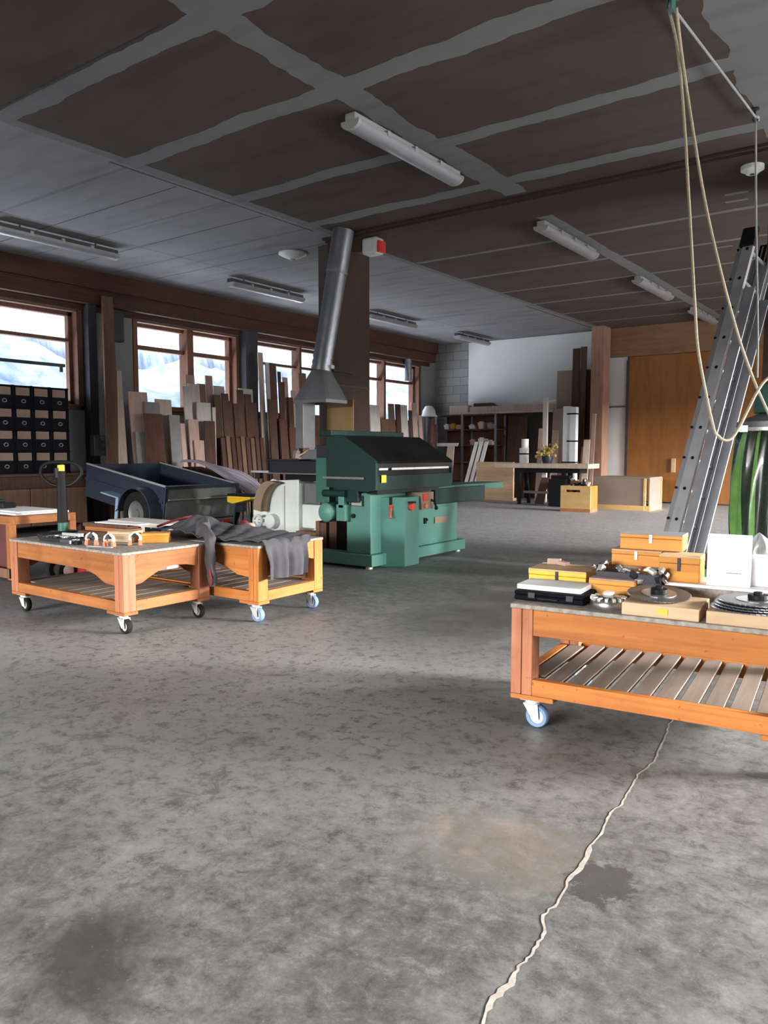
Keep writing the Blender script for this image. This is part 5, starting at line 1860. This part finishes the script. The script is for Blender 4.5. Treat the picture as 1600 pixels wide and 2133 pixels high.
m.box(-8.75, 15.45, 0.0, -7.75, 15.62, 0.06)
m.box(-8.6, 15.56, 0.06, -8.5, 15.62, 0.7)
tag(m.build('low_partition', BOXTAN, bevel=0.004), 'light tan low panel behind the outfeed table of the green machine', 'panel')
t = thing('work_jacket_hook', 'dark clothes rack with hung things in the corner, left of the shelf rack', 'rack', (-10.1, 15.7, 0))
for y in (15.6, 15.8):
    m = MB(t.location)
    m.box(-10.16, y - 0.025, 0, -10.11, y + 0.025, 1.92)
    m.build('upright', GALVD, t)
m = MB(t.location)
m.box(-10.16, 15.6, 1.88, -10.11, 15.8, 1.92)
m.build('top_bar', GALVD, t)
m = MB()
m.lathe([(0.0, 2.20), (0.09, 2.18), (0.15, 2.08), (0.17, 1.98), (0.21, 1.945), (0.21, 1.93), (0.0, 1.925)], (-10.16, 15.72, 0), n=20)
tag(m.build('helmet', WHITEP, smooth=True), 'whitish helmet on the clothes rack beside the fourth window', 'helmet')
m = MB()
m.obox((-10.02, 15.68, 1.50), (0.10, 0.22, 0.50), (0, 0.1, 0))
m.obox((-10.02, 15.66, 1.16), (0.12, 0.16, 0.3), (0, 0.1, 0.2))
m.box(-10.11, 15.62, 1.70, -10.0, 15.76, 1.90)
tag(m.build('hung_cloth', MAROON, bevel=0.04), 'dark red cloth hung on the clothes rack in the corner', 'cloth')
t = thing('wall_switch', 'white switch box on the plywood door right of the ladder', 'switch', (-3.25, 16.58, 1.38))
m = MB(t.location)
m.box(-3.36, 16.575, 1.38, -3.14, 16.612, 1.56)
m.build('housing', WHITEP, t, bevel=0.008)
m = MB(t.location)
m.box(-3.29, 16.565, 1.43, -3.21, 16.575, 1.51)
m.build('rocker', LAMPG, t)

# ================================================================ things on the right dolly
CZ = 0.5005
cR, sR = math.cos(CR), math.sin(CR)


def small_box(name, x, y, z, w, d, h, mats, label, cat, group=None, lid=None, latch=None, rz=CR, front=None):
    """box whose near left lower corner stands at x,y; parts: body, lid, latch"""
    t = thing(name, label, cat, (x, y, z), (0, 0, rz), group)
    hl = h * 0.3 if lid else 0
    m = MB()
    m.box(0, 0, 0, w, d, h - hl)
    m.build('body', mats, t, bevel=0.003)
    if lid:
        m = MB()
        m.box(-0.001, -0.001, h - hl + 0.001, w + 0.001, d + 0.001, h - 0.006)
        m.build('lid', mats, t, bevel=0.002)
        m = MB()
        m.box(0.0, 0.0, h - 0.006, w, d, h)
        m.build('lid_panel', lid, t)
    if latch:
        m = MB()
        m.box(w / 2 - 0.006, -0.006, h * 0.42, w / 2 + 0.006, 0, h * 0.92)
        m.build('latch', latch, t)
    return t


BX = 'boxes on the right dolly'
t = thing('tool_case', 'flat blue-black plastic case at the near left corner of the right dolly', 'case', (-1.395, 2.80, CZ), (0, 0, CR))
m = MB()
m.box(0, 0, 0, 0.285, 0.20, 0.022)
m.box(0, 0, 0.022, 0.285, 0.20, 0.038)
m.build('shell', INKBLK, t, bevel=0.006)
for x in (0.06, 0.215):
    m = MB()
    m.box(x, -0.006, 0.012, x + 0.03, 0, 0.036)
    m.build('latch', DSTEEL, t, bevel=0.002)
m = MB()
m.box(0.10, -0.012, 0.010, 0.185, 0, 0.018)
m.build('handle', BLACK, t, bevel=0.003)
small_box('flat_carton', -1.40, 2.835, CZ + 0.0385, 0.265, 0.165, 0.021, WHITEP, 'flat white carton lying on the blue-black case', 'box', BX)
small_box('yellow_case', -1.465, 3.08, CZ, 0.255, 0.20, 0.088, YELLOW, 'yellow box with a tan lid behind the flat white carton', 'box', BX, lid=BOXTAN, latch=DSTEEL)
m = MB()
m.obox((-1.42, 3.25, CZ + 0.101), (0.06, 0.025, 0.025), (0, 0, 0.3))
m.obox((-1.37, 3.24, CZ + 0.0975), (0.05, 0.03, 0.018), (0, 0, -0.5))
o = m.build('scrap_pieces', PINKW, bevel=0.003)
tag(o, 'few small pinkish scraps on the lid of the yellow box', 'scraps')
small_box('wooden_box', -1.16, 3.005, CZ, 0.18, 0.125, 0.085, BOXORANGE, 'orange wooden box with a pale lid between the round power tool and the metal parts', 'box', BX, lid=PINKW)
# round metal tool
t = thing('router_head', 'round grey metal tool head with a coiled rim, before the orange wooden box', 'tool', (-1.03, 2.875, CZ))
m = MB()
m.lathe([(0.0, 0.0), (0.066, 0.0), (0.07, 0.012), (0.066, 0.03), (0.05, 0.042), (0.03, 0.046), (0, 0.046)], (0, 0, 0), n=28)
m.build('body', STEEL, t, smooth=True)
for k in range(14):
    a = 2 * PI * k / 14
    m = MB()
    m.obox((0.058 * math.cos(a), 0.058 * math.sin(a), 0.036), (0.022, 0.012, 0.014), (0, 0, a))
    m.build('blade', ZINC, t, bevel=0.002)
m = MB()
m.cyl((0, 0, 0.046), (0, 0, 0.06), 0.022, n=16)
m.build('hub', CREAM, t, bevel=0.003)
small_box('flat_box', -0.945, 2.775, CZ, 0.268, 0.245, 0.045, BOXTAN, 'flat tan box with a yellow label under the single saw blade', 'box', BX)
m = MB()
m.obox((-0.80, 2.786, CZ + 0.024), (0.036, 0.002, 0.02), (0, 0, CR))
o = m.build('sticker', YELLOW)
tag(o, 'small pale yellow sticker on the front of the flat tan box', 'sticker')
small_box('flat_box', -0.655, 2.80, CZ, 0.30, 0.24, 0.045, BOXTAN, 'flat tan box under the pile of saw blades at the right picture edge', 'box', BX)


def saw_blade(x, y, z, r, label, tilt=(0, 0), hub=True, group='saw blades on the flat tan boxes'):
    t = thing('saw_disc', label, 'saw blade', (x, y, z), (tilt[0], tilt[1], 0), group)
    m = MB()
    n = 48
    pts = []
    for k in range(n):
        a = 2 * PI * k / n
        pts.append((r * math.cos(a), r * math.sin(a)))
        pts.append((r * 0.95 * math.cos(a + 0.03), r * 0.95 * math.sin(a + 0.03)))
    m.prism(pts, 'z', 0, 0.004)
    m.build('disc', GALV, t)
    m = MB()
    m.lathe([(0.0, 0.0045), (r * 0.55, 0.0045), (r * 0.55, 0.006), (0, 0.006)], (0, 0, 0), n=28)
    m.build('flange', STEEL, t)
    if hub:
        m = MB()
        m.cyl((0, 0, 0.0065), (0, 0, 0.022), r * 0.26, n=20)
        m.cyl((0, 0, 0.022), (0, 0, 0.032), r * 0.12, n=14)
        m.build('hub', BLACK, t, bevel=0.002)
    return t


saw_blade(-0.855, 2.925, CZ + 0.062, 0.115, 'single saw blade with a black hub on the flat tan box with the label', (0.10, 0.05))
m = MB()
m.cyl((-0.855, 2.925, CZ + 0.0455), (-0.855, 2.925, CZ + 0.060), 0.045, n=16)
tag(m.build('spacer_disc', DSTEEL), 'dark disc under the single saw blade', 'disc')
for k, lab in enumerate(('lowest saw blade of the pile at the right picture edge', 'second saw blade of the pile at the right picture edge', 'third saw blade of the pile at the right picture edge', 'topmost saw blade with a black hub of the pile at the right picture edge')):
    saw_blade(-0.535 + 0.006 * k, 2.935 + 0.004 * k, CZ + 0.0465 + 0.0085 * k, 0.135 - 0.004 * (k % 2), lab, (0.0, 0.0), k == 3)
# raised slab and white board that carry the rear boxes
m = MB()
m.obox((-0.70, 3.32, CZ + 0.03), (0.96, 0.25, 0.06), (0, 0, CR))
tag(m.build('particle_slab', TOPGREY, bevel=0.003), 'thick grey-brown slab lying along the rear of the right dolly under the boxes', 'slab')
m = MB()
m.obox((-0.60, 3.285, CZ + 0.067), (0.62, 0.22, 0.012), (0, 0, CR))
tag(m.build('white_board', CARTON, bevel=0.002), 'white coated board lying under the tall white carton', 'board')
SZ = CZ + 0.0615
t = thing('open_tray', 'open wooden tray of metal parts under the two stacked orange boxes', 'tray', (-1.175, 3.17, SZ), (0, 0, CR))
m = MB()
m.box(0, 0, 0, 0.165, 0.20, 0.008)
m.box(0, 0, 0.008, 0.165, 0.008, 0.03)
m.box(0, 0.192, 0.008, 0.165, 0.20, 0.05)
m.box(0, 0.008, 0.008, 0.008, 0.192, 0.05)
m.box(0.157, 0.008, 0.008, 0.165, 0.192, 0.05)
m.build('tray', BOXTAN, t)
m = MB()
rm = random.Random(12)
for k in range(26):
    c = (-1.17 + rm.uniform(0.0, 0.28), 3.10 + rm.uniform(-0.03, 0.06), CZ + 0.07 + rm.uniform(0, 0.055))
    if k % 2:
        m.obox(c, (rm.uniform(0.015, 0.045), rm.uniform(0.012, 0.03), rm.uniform(0.01, 0.025)), (rm.uniform(-1, 1), rm.uniform(-1, 1), rm.uniform(0, 3)), k % 3)
    else:
        m.cyl(c, (c[0] + rm.uniform(-.03, .03), c[1] + rm.uniform(-.02, .02), c[2] + 0.012), rm.uniform(0.008, 0.02), n=10, mi=k % 3)
m.obox((-1.03, 3.115, CZ + 0.085), (0.25, 0.09, 0.045), (0, 0, CR), 1)
o = m.build('cutter_parts', [STEEL, DSTEEL, ZINC], bevel=0.0015)
tag(o, 'heap of small steel cutter parts before the stacked orange boxes', 'metal parts')
o['kind'] = 'stuff'
small_box('wooden_box', -1.150, 3.235, SZ + 0.051, 0.205, 0.14, 0.068, BOXORANGE, 'orange wooden box standing on the open tray, lower of the stacked pair', 'box', BX, latch=ZINC, lid=BOXTAN)
small_box('wooden_box', -1.125, 3.265, SZ + 0.120, 0.255, 0.13, 0.070, BOXORANGE, 'orange wooden box on top of the stack, with a grey lid', 'box', BX, latch=ZINC, lid=GRYW)
small_box('wooden_box', -0.93, 3.17, SZ + 0.0125, 0.155, 0.14, 0.105, BOXORANGE, 'orange wooden box with a light lower half, left of the tall white carton', 'box', BX, latch=DSTEEL, lid=BOXTAN)
t = thing('white_carton', 'tall plain white carton standing on the right dolly', 'carton', (-0.745, 3.17, SZ + 0.0125), (0, 0, CR))
m = MB()
m.box(0, 0, 0, 0.155, 0.05, 0.20)
m.build('body', CARTON, t, bevel=0.002)
m = MB()
m.box(0.07, -0.0008, 0.052, 0.125, 0, 0.055)
m.build('printed_line', GRYW, t)
small_box('white_carton', -0.60, 3.245, SZ + 0.0125, 0.075, 0.06, 0.12, CARTON, 'small white carton half hidden behind the tall white one', 'carton', BX)
small_box('wooden_box', -0.495, 3.29, SZ + 0.001, 0.20, 0.13, 0.13, BOXORANGE, 'orange wooden box cut by the right picture edge', 'box', BX, lid=PINKW)
m = MB()
m.cyl((-0.47, 3.245, SZ + 0.001), (-0.47, 3.245, SZ + 0.055), 0.022, n=14)
m.cyl((-0.44, 3.235, SZ + 0.001), (-0.44, 3.235, SZ + 0.075), 0.02, n=14)
tag(m.build('glass_jar', plain('lilac_plastic', (0.55, 0.52, 0.72), 0.3)), 'small lilac jars before the orange box at the right edge', 'jar')
m = MB()
m.obox((-0.79, 3.385, SZ + 0.055), (0.22, 0.03, 0.018), (0, -0.12, CR))
m.obox((-0.84, 3.40, SZ + 0.022), (0.06, 0.05, 0.044), (0, 0, CR))
tag(m.build('steel_bar', DSTEEL, bevel=0.002), 'dark steel bar lying behind the white carton and the light orange box', 'bar')

# ================================================================ things on the leftmost dolly
TG = 'tools on the leftmost dolly'


def clamp(x, y, rz, label):
    t = thing('hand_clamp', label, 'clamp', (x, y, CZ), (0, 0, rz), 'white and coral hand clamps')
    for s in (-1, 1):
        m = MB()
        m.tube([(s * 0.008, 0, 0.075), (s * 0.03, 0, 0.062), (s * 0.035, 0, 0.04), (s * 0.026, 0, 0.028)], 0.010, 8)
        m.build('jaw', CREAM, t, smooth=True)
        m = MB()
        m.prism([(s * 0.020, 0.0), (s * 0.045, 0.0), (s * 0.038, 0.034), (s * 0.022, 0.034)], 'y', -0.014, 0.014)
        m.build('handle', CORAL, t, bevel=0.004)
    m = MB()
    m.cyl((0, -0.014, 0.062), (0, 0.014, 0.062), 0.014, n=12)
    m.build('pivot', DSTEEL, t)
    return t


clamp(-4.40, 2.84, 0.5, 'coral-handled white clamp, left one of three on the leftmost dolly')
clamp(-4.24, 2.86, 0.3, 'coral-handled white clamp, middle one of three on the leftmost dolly')
clamp(-4.17, 3.00, 0.9, 'coral-handled white clamp, right one of three, touching the orange box')
small_box('wooden_box', -4.24, 3.10, CZ, 0.17, 0.12, 0.062, BOXORANGE, 'deep orange wooden box on the leftmost dolly', 'box', 'boxes on the leftmost dolly', rz=0.75, lid=BOXORANGE)
small_box('wooden_box', -4.48, 3.01, CZ, 0.18, 0.14, 0.07, BOXTAN, 'lighter wooden box behind the clamps on the leftmost dolly', 'box', 'boxes on the leftmost dolly', rz=0.4, lid=BOXTAN)
m = MB()
m.tube([(-4.42, 3.27, CZ + 0.022), (-4.37, 3.29, CZ + 0.05), (-4.32, 3.31, CZ + 0.05)], [0.02, 0.026, 0.018], 10)
m.obox((-4.35, 3.30, CZ + 0.024), (0.05, 0.06, 0.048), (0, 0, 0.6))
tag(m.build('black_tool', BLACK, smooth=True), 'small black hand tool behind the deep orange box', 'tool', TG)
for k, (x, y, L, w, h, z, rz, mt, lab) in enumerate(((-4.80, 3.255, 0.52, 0.14, 0.03, 0.0, 0.12, BRNW, 'brown plank lying at the rear of the leftmost dolly, bottom one'), (-4.78, 3.26, 0.48, 0.12, 0.03, 0.031, 0.05, BROWNPINE['x'], 'brown plank lying at the rear of the leftmost dolly, second one'),
                                                     (-4.80, 3.25, 0.44, 0.10, 0.026, 0.062, 0.16, BRNW, 'brown plank lying at the rear of the leftmost dolly, top one'))):
    m = MB()
    m.obox((x, y, CZ + z + h / 2), (L, w, h), (0, 0, rz))
    tag(m.build('plank', mt, bevel=0.003), lab, 'plank', 'planks on the leftmost dolly')
m = MB()
m.obox((-4.68, 3.26, CZ + 0.095), (0.42, 0.12, 0.006), (0, 0, 0.1))
tag(m.build('paper', PAPER), 'white sheet lying on the planks of the leftmost dolly', 'paper')
rt = random.Random(21)
labs = ['dark pliers at the left end of the leftmost dolly', 'grey spanner at the left end of the leftmost dolly', 'long dark chisel along the near edge of the leftmost dolly', 'short grey wrench at the middle of the near edge of the leftmost dolly', 'black square block beside the left clamp', 'steel rule before the middle clamp']
for k, (x, y, L) in enumerate(((-5.02, 2.86, 0.16), (-4.98, 3.06, 0.18), (-4.80, 2.80, 0.22), (-4.62, 2.80, 0.13), (-4.50, 2.80, 0.05), (-4.20, 2.765, 0.20))):
    a = rt.uniform(-0.4, 0.4)
    m = MB()
    m.obox((x, y, CZ + 0.012), (L, 0.022 if k != 4 else 0.05, 0.022 if k < 5 else 0.006), (0, 0, a))
    if k < 4:
        m.cyl((x + L / 2 * math.cos(a), y + L / 2 * math.sin(a), CZ), (x + L / 2 * math.cos(a), y + L / 2 * math.sin(a), CZ + 0.026), 0.022, n=12)
    nm = ['pliers', 'spanner', 'chisel', 'wrench', 'block', 'steel_rule'][k]
    tag(m.build(nm, [DSTEEL, ZINC, DSTEEL, GALV, BLACK, ZINC][k], bevel=0.003), labs[k], nm.replace('_', ' '), TG)
m = MB()
rt = random.Random(23)
for k in range(30):
    m.obox((rt.uniform(-5.08, -4.66), rt.uniform(2.90, 3.01), CZ + 0.006), (rt.uniform(0.01, 0.05), rt.uniform(0.005, 0.015), 0.01), (0, 0, rt.uniform(0, 3)), k % 2)
o = m.build('fittings', [DSTEEL, ZINC])
tag(o, 'scattered small screws and fittings at the left end of the leftmost dolly', 'fittings')
o['kind'] = 'stuff'

# ================================================================ jacket over the middle dolly
t = thing('work_jacket', 'grey work jacket with red trim thrown over the middle dolly', 'jacket', (-4.0, 3.6, CZ))
TO = t.location


def lump(x, y):
    h = 0.11 * math.exp(-((x + 4.32) / 0.22) ** 2 - ((y - 3.66) / 0.16) ** 2) + 0.045 * math.exp(-((x + 3.98) / 0.14) ** 2 - ((y - 3.78) / 0.14) ** 2)
    h += 0.012 * abs(math.sin(x * 23 + y * 9)) + 0.010 * abs(math.sin(y * 31 - x * 11))
    return h


EDGE_X = -3.497


def drape(u, v):
    """runs along x over the right end and hangs down"""
    L = 1.35 * u
    y = 3.44 + 0.52 * v + 0.03 * math.sin(u * 9 + v * 3)
    x = -4.62 + L
    lim = EDGE_X
    if x <= lim:
        return (x, y, CZ + 0.012 + lump(x, y))
    d = x - lim
    hang = min(d, 0.30 - 0.05 * math.sin(v * 7))
    f = math.sin(v * 17 + 1.5) * 0.022 + math.sin(v * 33) * 0.008
    wy = 3.44 + (0.40 - 0.10 * hang) * v + 0.02
    return (lim + 0.022 + (f + 0.03) * min(1, hang / 0.12), wy if hang > 0.03 else y * 0.5 + wy * 0.5, CZ + 0.012 - hang)


m = MB(TO)
m.grid(drape, 70, 44)
m.build('body', CLOTH, t, smooth=True, solid=0.008)


def sleeve(u, v):
    a = 2 * PI * u
    P_ = [Vector((-4.14, 3.52, CZ + 0.085)), Vector((-4.02, 3.44, CZ + 0.07)), Vector((-3.885, 3.375, CZ + 0.03)), Vector((-3.845, 3.335, CZ - 0.08)), Vector((-3.835, 3.335, CZ - 0.19)), Vector((-3.83, 3.345, CZ - 0.27))]
    k = v * (len(P_) - 1)
    i = min(int(k), len(P_) - 2)
    c = P_[i].lerp(P_[i + 1], k - i)
    r = 0.058 - 0.014 * v
    r *= 1 + 0.12 * math.sin(v * 26 + a * 2) + 0.06 * math.sin(a * 5 + v * 9)
    d = (P_[i + 1] - P_[i]).normalized()
    s1 = d.orthogonal().normalized()
    s1 = Vector((0.86, -0.5, 0)) - d * d.dot(Vector((0.86, -0.5, 0)))
    s1.normalize()
    s2 = d.cross(s1)
    return c + s1 * (r * 1.1 * math.cos(a)) + s2 * (0.62 * r * math.sin(a))


m = MB(TO)
m.grid(sleeve, 24, 40)
m.build('sleeve', CLOTH, t, smooth=True)
m = MB(TO)
m.tube(smooth_path([(-4.60, 3.50, CZ + 0.055), (-4.52, 3.60, CZ + 0.10), (-4.45, 3.70, CZ + 0.125)]), 0.009, 8)
m.build('red_collar', REDCLOTH, t, smooth=True)
m = MB(TO)
m.ball((-4.10, 3.88, CZ + 0.07), (0.05, 0.03, 0.032), 8)
m.build('red_cuff', REDCLOTH, t, smooth=True)
m = MB(TO)
m.tube(smooth_path([(-3.80, 3.29, CZ - 0.16), (-3.79, 3.29, CZ - 0.22), (-3.80, 3.30, CZ - 0.26)]), 0.006, 6)
m.build('red_piping', REDCLOTH, t, smooth=True)
m = MB(TO)
m.ball((-4.02, 3.86, CZ + 0.06), (0.05, 0.035, 0.03), 8)
m.build('pale_lining', PINKW, t, smooth=True)
